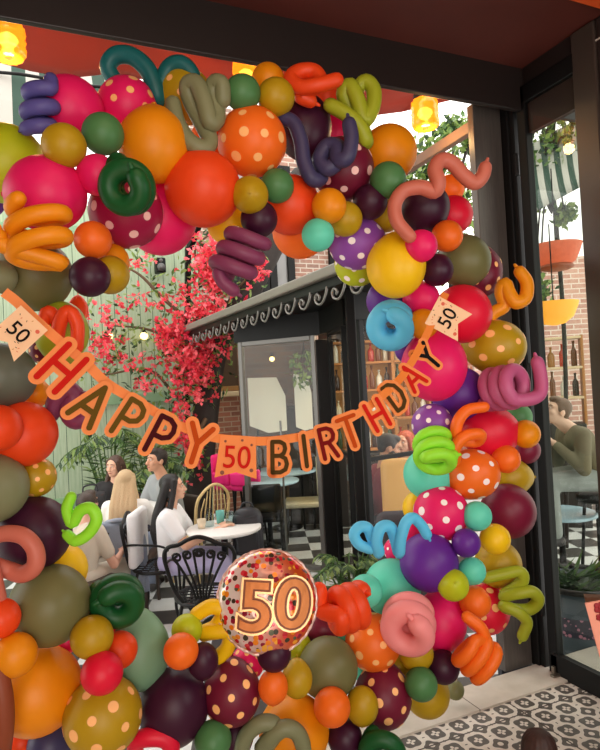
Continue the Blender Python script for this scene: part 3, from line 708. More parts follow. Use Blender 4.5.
# jacket hung over the blonde woman's chair
def drape(name, loc, rz, label, m):
    o = empty(name, loc, rz, label, 'jacket'); bm = bmesh.new(); NXJ, NZJ = 44, 16; rows = []
    for j in range(NZJ+1):
        row = []; t = j/NZJ
        for i in range(NXJ):
            a = 2*math.pi*i/NXJ; f = 1+.0*t
            x = (.235+.012*math.sin(a*9+t*2)*t)*math.copysign(abs(math.cos(a))**.55, math.cos(a))*(1-.12*(1-t)**3); y = -.2+(.06+.018*math.sin(a*11)*t)*math.copysign(abs(math.sin(a))**.7, math.sin(a))*(.7+.5*t)
            row.append(bm.verts.new((x, y, .9-.66*t+(0 if j else .0))))
        rows.append(row)
    for A_, B_ in zip(rows, rows[1:]):
        for i in range(NXJ): bm.faces.new((A_[i], B_[i], B_[(i+1) % NXJ], A_[(i+1) % NXJ]))
    bm.faces.new(rows[0])
    o.scale = (.88, .92, .86)
    bobj('jacket_body', bm, m, o)
    for s in (-1, 1):
        bm = bmesh.new(); tube(bm, catmull([(s*.17, -.25, .86), (s*.215, -.285, .7), (s*.205, -.285, .5), (s*.19, -.28, .34)], 5), [.045]*16, 10); bobj('sleeve', bm, m, o)
    bm = bmesh.new(); tube(bm, catmull([(-.12, -.2, .9), (0, -.245, .925), (.12, -.2, .9)], 6), .022, 8); bobj('collar', bm, m, o)
drape('jacket', BC, face(AWAY), 'blue grey jacket hung over the back of the blonde woman chair', mat('blue_grey_wool', (146, 156, 174), .85, bump=.2, bscale=60))
# wicker chair at the far left with a dark bag against it
bentwood(PF(62, 5.0, FZ), face((.5, .8)), 'pale hooped chair at the left edge behind the lime twisted balloon', rattan, rattan)

# ------------------------------------------------------------------ inside the pavilion
for px, z, r, l in ((263, 6.9, .36, 'round pale blue table nearest inside the grey glass door'), (280, 7.7, .42, 'round pale blue table farther inside the grey glass door')):
    pedestal_table(PF(px, z, FZ), r, paleblue, l, .74, basem=black)
side_chair(PF(297, 7.1, FZ), face(LEFT), 'cream chair beside the pale blue tables inside the glass door', mat('cream_leather', (216, 204, 170), .5), ironm, .95)
side_chair(PF(258, 6.45, FZ), face(AWAY), 'black chair in front of the nearest pale blue table inside the glass door', black, ironm, .8)
def reflection_board(px0, px1, py0, py1, z, label, cut):  # cream boards added in place of bright sky reflected in the door glass
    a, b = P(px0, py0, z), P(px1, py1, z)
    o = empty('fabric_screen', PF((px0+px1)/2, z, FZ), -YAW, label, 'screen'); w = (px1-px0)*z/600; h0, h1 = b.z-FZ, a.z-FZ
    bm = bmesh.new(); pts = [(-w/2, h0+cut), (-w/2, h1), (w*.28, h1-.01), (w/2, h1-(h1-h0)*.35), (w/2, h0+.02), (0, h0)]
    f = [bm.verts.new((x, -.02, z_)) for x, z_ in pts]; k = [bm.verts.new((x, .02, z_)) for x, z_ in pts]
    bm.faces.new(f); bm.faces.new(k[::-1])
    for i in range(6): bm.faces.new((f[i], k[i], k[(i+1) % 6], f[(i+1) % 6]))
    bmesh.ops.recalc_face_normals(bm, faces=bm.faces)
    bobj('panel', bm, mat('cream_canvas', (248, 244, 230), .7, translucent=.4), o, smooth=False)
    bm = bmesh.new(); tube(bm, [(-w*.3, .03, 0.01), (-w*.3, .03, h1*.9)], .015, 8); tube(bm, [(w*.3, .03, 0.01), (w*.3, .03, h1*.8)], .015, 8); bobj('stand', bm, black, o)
reflection_board(248, 285, 378, 432, 7.6, 'wide cream canvas screen seen through the left half of the glass door', .1)
reflection_board(294, 311, 374, 430, 7.55, 'narrow cream canvas screen seen through the right half of the glass door', .05)
bm = bmesh.new(); q = PF(303, 7.95, FZ); box(bm, (0, 0, .75), (.5, .3, 1.5), bev=.02); box(bm, (0, -.02, 1.52), (.54, .34, .05), bev=.01)
o = bobj('cabinet', bm, mat('dark_cabinet', (44, 38, 34), .5), smooth=False); o.location = q; o.rotation_euler.z = -YAW; tag(o, 'dark cabinet standing behind the cream screens in the pavilion', 'cabinet')

q = P(305, 372, 7.3); o = empty('hanging_plant', q, 0, 'green trailing plant hanging inside behind the top right of the grey glass door', 'potted plant')  # plant added in place of green foliage reflected in the glass
bm = bmesh.new(); lathe(bm, [(.05, -.1), (.09, 0), (.09, .03), (.07, .03), (.06, .0), (.01, .0)], seg=16); bobj('pot', bm, mat('grey_pot', None), o)
bm = bmesh.new()
for a in (0, 2.1, 4.2): tube(bm, [(.085*math.cos(a), .085*math.sin(a), .02), (0, 0, .32)], .004, 5)
tube(bm, [(0, 0, .32), (0, 0, 2.3-q.z)], .004, 5); bobj('hanger', bm, black, o)
fo = bmesh.new()
for i in range(170):
    d = rv(); leaf(fo, Vector((d.x*.2, d.y*.14, .04+d.z*.2)), rv(), rv(), R.uniform(.06, .11), .022, R.choice((0, 1, 1)))
x = bobj('foliage', fo, leafm, o, smooth=False); x['kind'] = 'stuff'
q = P(272, 359, 8.25); o = empty('wall_bulb', q, 0, 'small glowing bulb on the brick wall seen through the grey glass door', 'bulb')
bm = bmesh.new(); ball(bm, (0, 0, 0), .035, 12); bobj('globe', bm, mat('warm_globe', None), o)
bm = bmesh.new(); lathe(bm, [(.016, 0), (.02, .03), (.016, .06)], (0, 0, .025), 12); bar(bm, (0, 0, .07), (.05, .13, .07), .018, .018); bobj('holder', bm, black, o)
# bar shelf with bottles
SHZ = 7.75
sc_ = PF(375, SHZ, FZ); shelf = empty('bar_shelf', sc_, -YAW, 'tall wooden back bar shelf filled with bottles behind the glass', 'shelf unit')
woodm = mat('honey_wood', (176, 118, 62), .5, var=.25, bscale=6)
SW = 1.35; levels = [.95, 1.33, 1.7, 2.05, 2.32]
bm = bmesh.new(); box(bm, (0, .16, 1.15), (SW, .03, 2.3)); bobj('back_panel', bm, mat('amber_back', (206, 150, 84), .6, emit=(255, 190, 110), es=.1), shelf, smooth=False)  # panel given a faint glow of its own for the warm shelf light
for z in levels: bm = bmesh.new(); box(bm, (0, 0, z), (SW, .3, .03), bev=.004); bobj('shelf', bm, woodm, shelf, smooth=False)
for x in (-SW/2, -.2, .22, SW/2): bm = bmesh.new(); box(bm, (x, 0, 1.15), (.04, .3, 2.3), bev=.004); bobj('upright', bm, woodm, shelf, smooth=False)
bm = bmesh.new(); box(bm, (0, -.02, .46), (SW, .34, .9), bev=.01); bobj('base_cabinet', bm, mat('dark_cabinet', None), shelf, smooth=False)
bcols = [(208, 196, 160), (120, 70, 34), (70, 92, 58), (226, 226, 214), (164, 110, 44), (60, 44, 36), (190, 60, 40)]
cnames = ['pale straw', 'brown', 'green', 'white', 'amber', 'black', 'red']
lvln = ['lowest', 'second', 'third', 'top']
bn = 0; bmesh_cache = {}
def bottle_mesh(ci, k):
    if (ci, k) in bmesh_cache: return bmesh_cache[(ci, k)]
    bm = bmesh.new(); h = (.27, .3, .24)[k]; r = (.036, .033, .042)[k]
    lathe(bm, [(r*.9, 0), (r, .01), (r, h*.55), (r*.8, h*.64), (.013, h*.75), (.012, h*.93), (.016, h*.93), (.016, h)], seg=12)
    me = bpy.data.meshes.new('bottle'); bm.to_mesh(me); bm.free(); me.materials.append(mat('bottle_%d' % ci, bcols[ci], .12, 0, .7)); me.polygons.foreach_set('use_smooth', [True]*len(me.polygons))
    bmesh_cache[(ci, k)] = me; return me
Ms = Matrix.Translation(sc_) @ Matrix.Rotation(-YAW, 4, 'Z')
for li, z in enumerate(levels[:4]):
    for bi, (x0, x1) in enumerate(((-SW/2, -.2), (-.2, .22), (.22, SW/2))):
        n = 4
        for k in range(n):
            ci = (li*5+bi*3+k*2) % 7
            b = bpy.data.objects.new('bottle', bottle_mesh(ci, (li+k+bi) % 3)); COL.objects.link(b)
            x = x0+(x1-x0)*(k+.75)/(n+.5); b.location = Ms @ Vector((x, -.02+R.uniform(-.03, .03), z+.016))
            tag(b, '%s bottle, %s of four in the %s bay of the %s bar shelf' % (cnames[ci], ('leftmost', 'second', 'third', 'rightmost')[k], ('left', 'middle', 'right')[bi], lvln[li]), 'bottle', 'bottles on the bar shelf')
# armchair backs in front of the glass partition
def armchair(loc, rz, label, m, w, h, name='armchair'):
    o = empty(name, loc, rz, label, 'armchair')
    bm = bmesh.new(); box(bm, (0, .02, .36), (w, .5, .16), bev=.05); bobj('seat', bm, m, o)
    bm = bmesh.new(); box(bm, (0, -.24, (h+.3)/2), (w, .12, h-.3), bev=.055); bobj('backrest', bm, m, o)
    for sx in (-1, 1):
        bm = bmesh.new(); box(bm, (sx*(w/2-.02), .0, .47), (.09, .5, .24), bev=.04); bobj('armrest', bm, m, o)
        for sy in (-1, 1):
            bm = bmesh.new(); tube(bm, [(sx*w*.38, sy*.2, .3), (sx*w*.4, sy*.22, .005)], .02, 8); bobj('leg', bm, ironm, o)
    return o
armchair(PF(395, 5.3, FZ), face(AWAY), 'tan leather armchair seen from behind next to the bearded man', mat('tan_leather', (232, 176, 98), .5, bump=.1), .40, 1.15)
armchair(PF(391, 4.05, FZ), face(AWAY), 'charcoal fabric armchair seen from behind under the tan one', mat('charcoal_fabric', (76, 74, 78), .9, bump=.3, bscale=80), .36, .98)
pedestal_table(PF(410, 5.7, FZ), .33, mat('dark_wood', None), 'dark round table between the bearded man and the red haired woman')

# ------------------------------------------------------------------ reflections in the right glass door, built as objects behind it
def reflection_wicker_lamp(px, py, z, w, h, m, label, es, shape):
    p = P(px, py, z); o = empty('pendant_lamp', p, 0, label, 'pendant lamp')
    bm = bmesh.new(); lathe(bm, [(a*w/2, b*h/2) for a, b in shape], seg=20, cap=False); bobj('lamp_shade', bm, m, o)
    bm = bmesh.new(); ball(bm, (0, 0, -.02), .04, 12); bobj('bulb', bm, mat('bulb_warm', (255, 220, 150), .3, emit=(255, 200, 110), es=5), o)
    bm = bmesh.new(); tube(bm, [(0, 0, 0), (0, 0, .75)], .006, 6); bobj('cord', bm, black, o)
    if es == 2: bm = bmesh.new(); ball(bm, (0, 0, -h*.62), (w*.36, w*.36, .035), 18); bobj('bowl', bm, mat('brown_bowl', (150, 84, 56), .5), o)
wick = mat('wicker_shade', (222, 120, 90), .7, translucent=.4, var=.4, bscale=25)
reflection_wicker_lamp(556, 255, 5.2, .40, .17, wick, 'coral wicker pendant lamp seen through the glass, above the yellow one', 2, [(1.1, 1), (1.06, .85), (.98, .3), (.9, -.2), (.78, -.7), (.6, -1)])
reflection_wicker_lamp(554, 314, 5.0, .38, .19, mat('yellow_shade', (250, 180, 60), .5, emit=(255, 186, 60), es=.6, translucent=.3), 'yellow bowl shaped pendant lamp seen through the glass', 1, [(1.05, 1), (1, .6), (.8, -.3), (.45, -.85), (.1, -1)])
bm = bmesh.new()
for i in range(12):
    a0, a1 = i/12, (i+1)/12
    for k in range(4):
        q = []
        for a, t in ((a0, k/4), (a1, k/4), (a1, (k+1)/4), (a0, (k+1)/4)):
            q.append(bm.verts.new(P(522+70*a+10*t, 150-38*a+62*t+10*math.sin(t*3), 6.4-1.0*t)))
        bm.faces.new(q).material_index = i % 2
bmesh.ops.remove_doubles(bm, verts=bm.verts, dist=1e-4)
o = bobj('striped_awning', bm, [_m['awning_white'], _m['awning_green']]); o.modifiers.new('thickness', 'SOLIDIFY').thickness = .01
tag(o, 'green and white striped awning seen through the glass on the right', 'awning')
# bottle rack of the reflection, built behind the glass
q = PF(541, 7.2, FZ); o = empty('bottle_rack', q, -YAW-.35, 'wooden rack of bottles behind the yellow pendant lamp', 'shelf unit')
bm = bmesh.new(); box(bm, (0, 0, .6), (.9, .34, 1.2), bev=.01); bobj('base_cabinet', bm, mat('dark_cabinet', None), o, smooth=False)
for z in (1.5, 1.85, 2.2): bm = bmesh.new(); box(bm, (0, 0, z), (.9, .3, .03), bev=.004); bobj('shelf', bm, mat('pale_shelf', (226, 200, 160), .5), o, smooth=False)
for x in (-.45, .45): bm = bmesh.new(); box(bm, (x, 0, 1.7), (.03, .3, 1.05), bev=.004); bobj('upright', bm, woodm, o, smooth=False)
Ms = Matrix.Translation(q) @ Matrix.Rotation(-YAW-.35, 4, 'Z')
for li, z in enumerate((1.5, 1.85)):
    for k in range(7):
        ci = (k*2+li*3) % 7; b = bpy.data.objects.new('bottle', bottle_mesh(ci, (k+li) % 3)); COL.objects.link(b)
        b.location = Ms @ Vector((-.38+k*.125, 0, z+.016)); tag(b, '%s bottle, number %s from the left on the %s shelf behind the yellow lamp' % (cnames[ci], ('one', 'two', 'three', 'four', 'five', 'six', 'seven')[k], ('lower', 'upper')[li]), 'bottle', 'bottles on the side rack')
pedestal_table(PF(552, 5.2, FZ), .3, paleblue, 'pale blue round table behind the glass beside the seated person', .6)
# large planter of the reflection, built behind the glass
q = PF(566, 3.75, FZ)
o = empty('planter', q, 0, 'large round dark planter with a metal rim behind the glass', 'planter')
pm = NT('planter_band', .3)
sx = pm.n('ShaderNodeSeparateXYZ'); pm.l(pm.obj(), sx.inputs[0])
vo = pm.n('ShaderNodeTexVoronoi'); vo.inputs['Scale'].default_value = 34; pm.l(pm.obj(), vo.inputs['Vector'])
fl = pm.mix(pm.math('LESS_THAN', vo.outputs['Distance'], .36), lin((58, 56, 72)), lin((206, 140, 162)))
band = pm.math('LESS_THAN', pm.math('ABSOLUTE', pm.math('SUBTRACT', sx.outputs[2], .30)), .055)
blu = pm.math('GREATER_THAN', sx.outputs[2], .1)
pm.l(pm.mix(band, pm.mix(blu, lin((112, 106, 98)), lin((84, 98, 108))), fl), pm.b.inputs['Base Color'])
bm = bmesh.new(); lathe(bm, [(.23, 0), (.25, .02), (.27, .5), (.25, .5), (.24, .44), (.01, .44)], seg=32); bobj('tub', bm, pm.m, o)
bm = bmesh.new(); tube(bm, [(.27*math.cos(a), .27*math.sin(a), .51) for a in [2*math.pi*k/36 for k in range(36)]], .018, 8, closed=True); bobj('rim', bm, mat('rim_metal', (60, 58, 58), .3, .7), o)
bm = bmesh.new(); lathe(bm, [(.23, .455), (.01, .465)], seg=24); bobj('soil', bm, mat('soil', (44, 34, 26), .9), o)
fr = bmesh.new()
for i in range(90):
    a = R.uniform(0, 6.28); d = Vector((math.cos(a), math.sin(a), R.uniform(.15, 1.0))); leaf(fr, Vector((R.uniform(-.1, .1), R.uniform(-.1, .1), .46)), d, Vector((0, 0, 1)), R.uniform(.15, .32), .014, R.choice((0, 2, 2)))
x = bobj('foliage', fr, leafm, o, smooth=False); x['kind'] = 'stuff'
# foreground: live-edge board and pink flowered card on the right
p0 = P(604, 640, 2.35)
o = empty('board_stand', (p0.x+.02, p0.y, 0), 0, 'brown live edge wooden board standing in front of the door post', 'board')
bm = bmesh.new(); pts = [(.12, .0), (.10, .36), (.02, .45), (-.035, .55), (-.06, .63), (-.075, .71), (.18, .71), (.2, 0)]
cp = [Vector((x, 0, z)) for x, z in pts]; cp = catmull(cp[:6], 4)+cp[6:]
f = [bm.verts.new(v+Vector((0, -.02, 0))) for v in cp]; k = [bm.verts.new(v+Vector((0, .02, 0))) for v in cp]
bm.faces.new(f); bm.faces.new(k[::-1])
for i in range(len(cp)): bm.faces.new((f[i], k[i], k[(i+1) % len(cp)], f[(i+1) % len(cp)]))
bmesh.ops.recalc_face_normals(bm, faces=bm.faces)
bobj('board', bm, mat('live_edge_wood', (104, 70, 48), .6, var=.4, bscale=14), o, smooth=False); o.rotation_euler.z = -YAW-.3
bm = bmesh.new(); box(bm, (.06, .07, .01), (.2, .2, .02), bev=.004); bobj('foot', bm, _m['dark_wood'], o, smooth=False)
c = P(612, 632, 2.2); o = empty('flowered_card', c, -YAW-.15, 'pink card with dark red flowers leaning on the wooden board', 'card')
bm = bmesh.new(); box(bm, (0, 0, 0), (.13, .008, .24), M=Matrix.Rotation(.18, 4, 'Y') if False else Matrix.Shear('XZ', 4, (0, 0)) if False else Matrix.Rotation(-.2, 4, 'Y')); bobj('card', bm, mat('pink_card', (240, 160, 136), .6), o, smooth=False)
for dx, dz, r in ((-.02, .09, .022), (.015, .075, .018), (-.03, .055, .013), (.02, .02, .02), (.0, -.03, .012), (.03, -.07, .022), (.0, -.1, .014)):
    bm = bmesh.new()
    for k in range(5): ball(bm, (dx+dz*-.2+.6*r*math.cos(k*1.257), -.006, dz+.6*r*math.sin(k*1.257)), (r*.5, .002, r*.5), 8)
    ball(bm, (dx+dz*-.2, -.007, dz), (r*.35, .003, r*.35), 8); bobj('printed_flower', bm, mat('dark_red_print', (150, 24, 34), .6), o)
bm = bmesh.new(); bar(bm, (.0, .012, .12), (.02, .16, -c.z), .012, .012); bar(bm, (-.0, .006, -.13), (-.0, .01, -c.z), .03, .012); bobj('easel_leg', bm, _m['dark_wood'], o, smooth=False)
# ribbed brown dome on the tile floor
q = P(515.5, 752, 2.62); bm = bmesh.new(); seg = 56
prof = [(.062, -.03), (.073, 0), (.076, .05), (.074, .085), (.066, .115), (.05, .138), (.03, .148), (.01, .151)]
rings = []
for r, z in prof: rings.append([bm.verts.new((r*(1+.035*math.sin(17*2*math.pi*j/seg)+.02*math.sin(29*2*math.pi*j/seg))*math.cos(2*math.pi*j/seg), r*(1+.035*math.sin(17*2*math.pi*j/seg))*math.sin(2*math.pi*j/seg), z+.03)) for j in range(seg)])
for a, b in zip(rings, rings[1:]):
    for j in range(seg): bm.faces.new((a[j], a[(j+1) % seg], b[(j+1) % seg], b[j]))
bm.faces.new(rings[-1]); bm.faces.new(rings[0][::-1])
o = bobj('doorstop', bm, mat('dark_brown_fibre', (58, 34, 28), .6, var=.4, bscale=60)); q.z = .002; q2 = P(538, 730, 2.4); o.location = (q2.x, q2.y, .002); o.scale = (.92, .92, .95); tag(o, 'dark brown ribbed dome standing on the patterned floor tiles', 'doorstop')
# ------------------------------------------------------------------ people
def cone_link(bm, a, ra, b, rb, seg=14):
    a, b = Vector(a), Vector(b)
    ball(bm, a, ra, seg); ball(bm, b, rb, seg)
    tube(bm, [a, b], [ra, rb], seg, caps=False)
def remeshed(name, build, voxel, m, parent, smooth_it=4):
    bm = bmesh.new(); build(bm); me = bpy.data.meshes.new(name); bm.to_mesh(me); bm.free()
    o = bpy.data.objects.new(name, me); COL.objects.link(o)
    md = o.modifiers.new('r', 'REMESH'); md.mode = 'VOXEL'; md.voxel_size = voxel
    s = o.modifiers.new('s', 'SMOOTH'); s.iterations = smooth_it; s.factor = .5
    me2 = evaluated(o); o.modifiers.clear(); o.data = me2; bpy.data.meshes.remove(me)
    me2.materials.clear(); me2.materials.append(m); me2.polygons.foreach_set('use_smooth', [True]*len(me2.polygons))
    o.parent = parent; return o
def skin(c): return mat('skin_%d' % c[0], c, .5)
def person(loc, rz, label, skin_c, hair_c, shirt_c, trouser_c, hair='short', s=1.0, sleeves='short', handL=(-.12, .40, .74), handR=(.12, .40, .74), head_yaw=0, head_pitch=0, lean=0, beard=False, fine=.008, knees=.44):
    o = empty('person', loc, rz, label, 'person'); o.scale = (s, s, s)
    sm = skin(skin_c)
    def L(p):      # lean the trunk forward about the hips
        p = Vector(p); q = p-Vector((0, 0, .5)); a = -lean
        return Vector((p.x, q.y*math.cos(a)-q.z*math.sin(a), .5+q.y*math.sin(a)+q.z*math.cos(a)))
    hip = [Vector((x, .02, .53)) for x in (-.09, .09)]; knee = [Vector((x, knees, .52)) for x in (-.11, .11)]; ank = [Vector((x, knees-.03, .09)) for x in (-.11, .11)]; toe = [Vector((x, knees+.12, .035)) for x in (-.12, .12)]
    sh = [L((x, 0, .93)) for x in (-.165, .165)]
    hands = [Vector(handL), Vector(handR)]; elbow = []
    for i in (0, 1):
        mid = (sh[i]+hands[i])/2; d = (hands[i]-sh[i]).length; drop = math.sqrt(max(0, .29**2-(d/2)**2)); elbow.append(mid+Vector(((-.4, .4)[i], -.25, -.85)).normalized()*drop)
    hc = L((0, .03, 1.155)); Hq = Matrix.Rotation(head_yaw, 4, 'Z') @ Matrix.Rotation(head_pitch, 4, 'X')
    def Hd(p): return hc+(Hq @ Vector(p))
    H3 = Hq.to_3x3()
    def head(bm):
        ball(bm, Hd((0, -.008, .025)), (.074, .092, .088), 24, M=H3); ball(bm, Hd((0, .022, -.035)), (.058, .066, .072), 20, M=H3)
        ball(bm, Hd((0, .062, -.085)), (.026, .024, .022), 14, M=H3)
        tube(bm, [Hd((0, .084, .015)), Hd((0, .106, -.03))], [.009, .015], 10)
        for x in (-.011, .011): ball(bm, Hd((x, .094, -.033)), .010, 8)
        for x in (-.036, .036): ball(bm, Hd((x, .058, -.02)), (.026, .026, .026), 12); ball(bm, Hd((x, .073, .03)), (.026, .012, .010), 10, M=H3)
        ball(bm, Hd((0, .083, -.058)), (.022, .011, .007), 12, M=H3); ball(bm, Hd((0, .081, -.069)), (.018, .011, .007), 12, M=H3)
        for x in (-.076, .076): ball(bm, Hd((x, -.008, -.01)), (.010, .020, .032), 12, M=H3)
    def body(bm):
        head(bm); cone_link(bm, L((0, -.012, .95)), .062, Hd((0, -.015, -.06)), .052)
        cone_link(bm, L((-.075, 0, .88)), .105, (-.06, 0, .60), .095); cone_link(bm, L((.075, 0, .88)), .105, (.06, 0, .60), .095)
        cone_link(bm, (-.08, .0, .55), .105, (.08, .0, .55), .105)
        for i in (0, 1):
            cone_link(bm, L((0, 0, .95)), .055, sh[i], .058)
            cone_link(bm, hip[i], .095, knee[i], .062); cone_link(bm, knee[i], .06, ank[i], .036); cone_link(bm, ank[i]-Vector((0, .03, .04)), .036, toe[i], .028)
            cone_link(bm, sh[i], .056, elbow[i], .040); cone_link(bm, elbow[i], .040, hands[i], .026)
            d = (hands[i]-elbow[i]).normalized(); side = d.cross(Vector((0, 0, 1))).normalized(); nn_ = side.cross(d)
            palm_c = hands[i]+d*.045; Mh = Matrix((side, d, nn_)).transposed()
            ball(bm, palm_c, (.036, .048, .016), 14, M=Mh)
            for k, (ox, ln) in enumerate(((-.027, .06), (-.009, .072), (.009, .067), (.026, .052))):
                b0 = palm_c+d*.035+side*ox; b1 = b0+d*ln*.5-nn_*.006; b2 = b1+d*ln*.4-nn_*.022; tube(bm, [b0, b1, b2], [.0095, .009, .008], 8)
            ts = (1, -1)[i]
            b0 = palm_c-d*.015+side*ts*.026; tube(bm, [b0, b0+d*.03+side*ts*.022-nn_*.004, b0+d*.058+side*ts*.026-nn_*.012], [.011, .0095, .009], 8)
    remeshed('body', body, fine, sm, o)
    def shirt(bm):
        cone_link(bm, L((-.075, 0, .88)), .118, (-.062, 0, .60), .112); cone_link(bm, L((.075, 0, .88)), .118, (.062, 0, .60), .112); cone_link(bm, L((0, .0, .86)), .112, (0, .0, .6), .112)
        for i in (0, 1):
            cone_link(bm, L((0, -.01, .945)), .066, sh[i], .068)
            if sleeves == 'short': cone_link(bm, sh[i], .068, sh[i].lerp(elbow[i], .62), .062)
            else: cone_link(bm, sh[i], .068, elbow[i], .054); cone_link(bm, elbow[i], .054, elbow[i].lerp(hands[i], .88), .038)
    remeshed('shirt', shirt, .012, mat('shirt_%d_%d_%d' % shirt_c, shirt_c, .8), o, 3)
    def trousers(bm):
        cone_link(bm, (-.08, .0, .54), .118, (.08, .0, .54), .118)
        for i in (0, 1):
            cone_link(bm, hip[i], .108, knee[i], .075); cone_link(bm, knee[i], .075, ank[i]+Vector((0, 0, .02)), .055)
    remeshed('trousers', trousers, .012, mat('trousers_%d_%d_%d' % trouser_c, trouser_c, .85), o, 3)
    bm = bmesh.new()
    for i in (0, 1): cone_link(bm, ank[i]-Vector((0, .03, .045)), .044, toe[i], .038)
    bobj('shoes', bm, mat('shoe_dark', (52, 48, 48), .5), o)
    hm = mat('hair_%d_%d_%d' % hair_c, hair_c, .5, bump=.5, bscale=90)
    def hr_(bm):
        ball(bm, Hd((0, -.022, .045)), (.082, .095, .082), 22, M=H3)
        if hair == 'short':
            ball(bm, Hd((0, .035, .09)), (.062, .055, .034), 16, M=H3); ball(bm, Hd((0, -.055, .0)), (.066, .05, .06), 16, M=H3)
            for x in (-.07, .07): ball(bm, Hd((x, .008, .022)), (.013, .028, .032), 10, M=H3)
        else:
            for x in (-.058, -.03, 0, .03, .058):
                y = -.075+.3*abs(x); cone_link(bm, Hd((x, y*.8, .03)), .042, L((x*1.5, -.10, .93)), .045); tube(bm, [L((x*1.5, -.10, .93)), L((x*1.6, -.125, .80)), L((x*1.3, -.13, .70))], [.045, .042, .018], 10)
            for x in (-.072, .072):
                cone_link(bm, Hd((x*.8, .025, .055)), .03, Hd((x, .0, -.06)), .026); tube(bm, [Hd((x, .0, -.06)), L((x*1.45, .01, .96)), L((x*1.5, .02, .86))], [.027, .03, .016], 10)
    remeshed('hair', hr_, .0095, hm, o, 2)
    if beard:
        def bd(bm):
            ball(bm, Hd((0, .045, -.09)), (.05, .05, .04), 16, M=H3)
            for x in (-.05, .05): ball(bm, Hd((x, .025, -.055)), (.018, .036, .045), 12, M=H3)
        remeshed('beard', bd, .008, hm, o, 2)
    for x in (-.031, .031):
        bm = bmesh.new(); ball(bm, Hd((x, .083, .008)), (.013, .006, .006), 12, M=H3); ball(bm, Hd((x, .088, .008)), (.005, .003, .005), 10, mi=1, M=H3)
        bobj('eye', bm, [mat('eye_white', (222, 216, 208), .3), mat('eye_dark', (40, 28, 22), .2)], o)
        bm = bmesh.new(); tube(bm, [Hd((x-.018, .082, .030)), Hd((x, .089, .035)), Hd((x+.018, .082, .031))], .0035, 6); bobj('eyebrow', bm, hm, o)
    bm = bmesh.new(); tube(bm, [Hd((-.02, .086, -.063)), Hd((0, .0945, -.0635)), Hd((.02, .086, -.063))], [.003, .005, .003], 8); bobj('mouth', bm, mat('lips', (168, 86, 78), .45), o)
    return o
SK = (226, 176, 148)
person(PF(165, 4.75, FZ), face((RIGHT[0], RIGHT[1])), 'woman in profile with long black hair and white T-shirt at the round table', SK, (22, 19, 20), (236, 236, 238), (178, 172, 208), 'long', .91, 'short', (-.05, .40, .80), (.10, .42, .80), 0.05, .1)
person(PF(121, 5.15, FZ), face(AWAY), 'woman with long blonde hair and a white T-shirt seen from behind', SK, (196, 166, 126), (238, 236, 232), (120, 130, 150), 'long', .91, 'short', (-.22, .40, .76), (.22, .40, .76), .15)
person(PF(112, 6.2, FZ), face(TOWARD), 'woman with brown hair and a black top facing the camera beside the fence', SK, (74, 50, 38), (30, 28, 30), (40, 40, 48), 'long', .93, 'long', (-.12, .42, .76), (.12, .42, .76), -.35)
person(PF(165, 6.0, FZ), face((-.93, -.36)), 'man with short dark hair and a grey T-shirt resting his arms on the table', (206, 154, 124), (40, 30, 26), (150, 156, 158), (60, 64, 76), 'short', 1.0, 'short', (-.1, .44, .76), (.08, .44, .76), 0, .12, .16)
person(PF(70, 4.5, FZ), face((.75, .66)), 'person in beige trousers half hidden behind the lime twisted balloon', (222, 170, 146), (60, 46, 38), (204, 192, 174), (204, 194, 178), 'short', .86, 'short', (-.1, .40, .66), (.14, .40, .66), .3, .2, .2, fine=.01)
person(PF(374, 5.5, FZ), face((.95, -.1)), 'bearded man in a maroon hoodie seated behind the glass partition', (198, 146, 118), (42, 32, 28), (122, 40, 52), (44, 44, 56), 'short', 1.04, 'long', (-.1, .42, .76), (.1, .42, .76), -.15, -.28, .12, True)
person(PF(403, 6.3, FZ), face((-.9, -.4)), 'red haired woman in an orange top seated beyond the bearded man', (226, 172, 142), (178, 76, 40), (196, 106, 66), (60, 50, 50), 'long', 1.0, 'long', (-.1, .42, .76), (.1, .42, .76), 0)
SP = PF(590, 5.0, FZ+.39)  # figure built behind the glass in place of a reflected person
person(SP, face((-.915, .404)), 'person in an olive jacket and grey jeans seen seated through the glass door', (232, 190, 164), (112, 84, 66), (112, 104, 80), (150, 156, 152), 'short', 1.0, 'long', (-.1, .38, .84), (.1, .38, .84), .1, .35, .42)
o = empty('bar_stool', (SP.x, SP.y, FZ), 0, 'dark stool under the person in grey jeans behind the glass door', 'bar stool')
bm = bmesh.new(); lathe(bm, [(.15, .72), (.17, .73), (.17, .77), (.15, .78)], seg=20); bobj('seat', bm, black, o)
for k in range(4):
    a = math.pi/4+k*math.pi/2; bm = bmesh.new(); tube(bm, [(.1*math.cos(a), .1*math.sin(a), .72), (.16*math.cos(a), .16*math.sin(a), .005)], .014, 8); bobj('leg', bm, ironm, o)
for px, py, l, d, z in ((374, 5.5, 'dark chair under the bearded man in the maroon hoodie', (.95, -.1), 0), (403, 6.3, 'dark chair under the red haired woman', (-.9, -.4), 0)):
    side_chair(PF(px, py, FZ), face(d), l, _m['dark_wood'], ironm, .8)
q = PF(70, 4.47, FZ); side_chair(q, face((.75, .66)), 'dark chair under the person in beige trousers', _m['dark_wood'], ironm, .78)
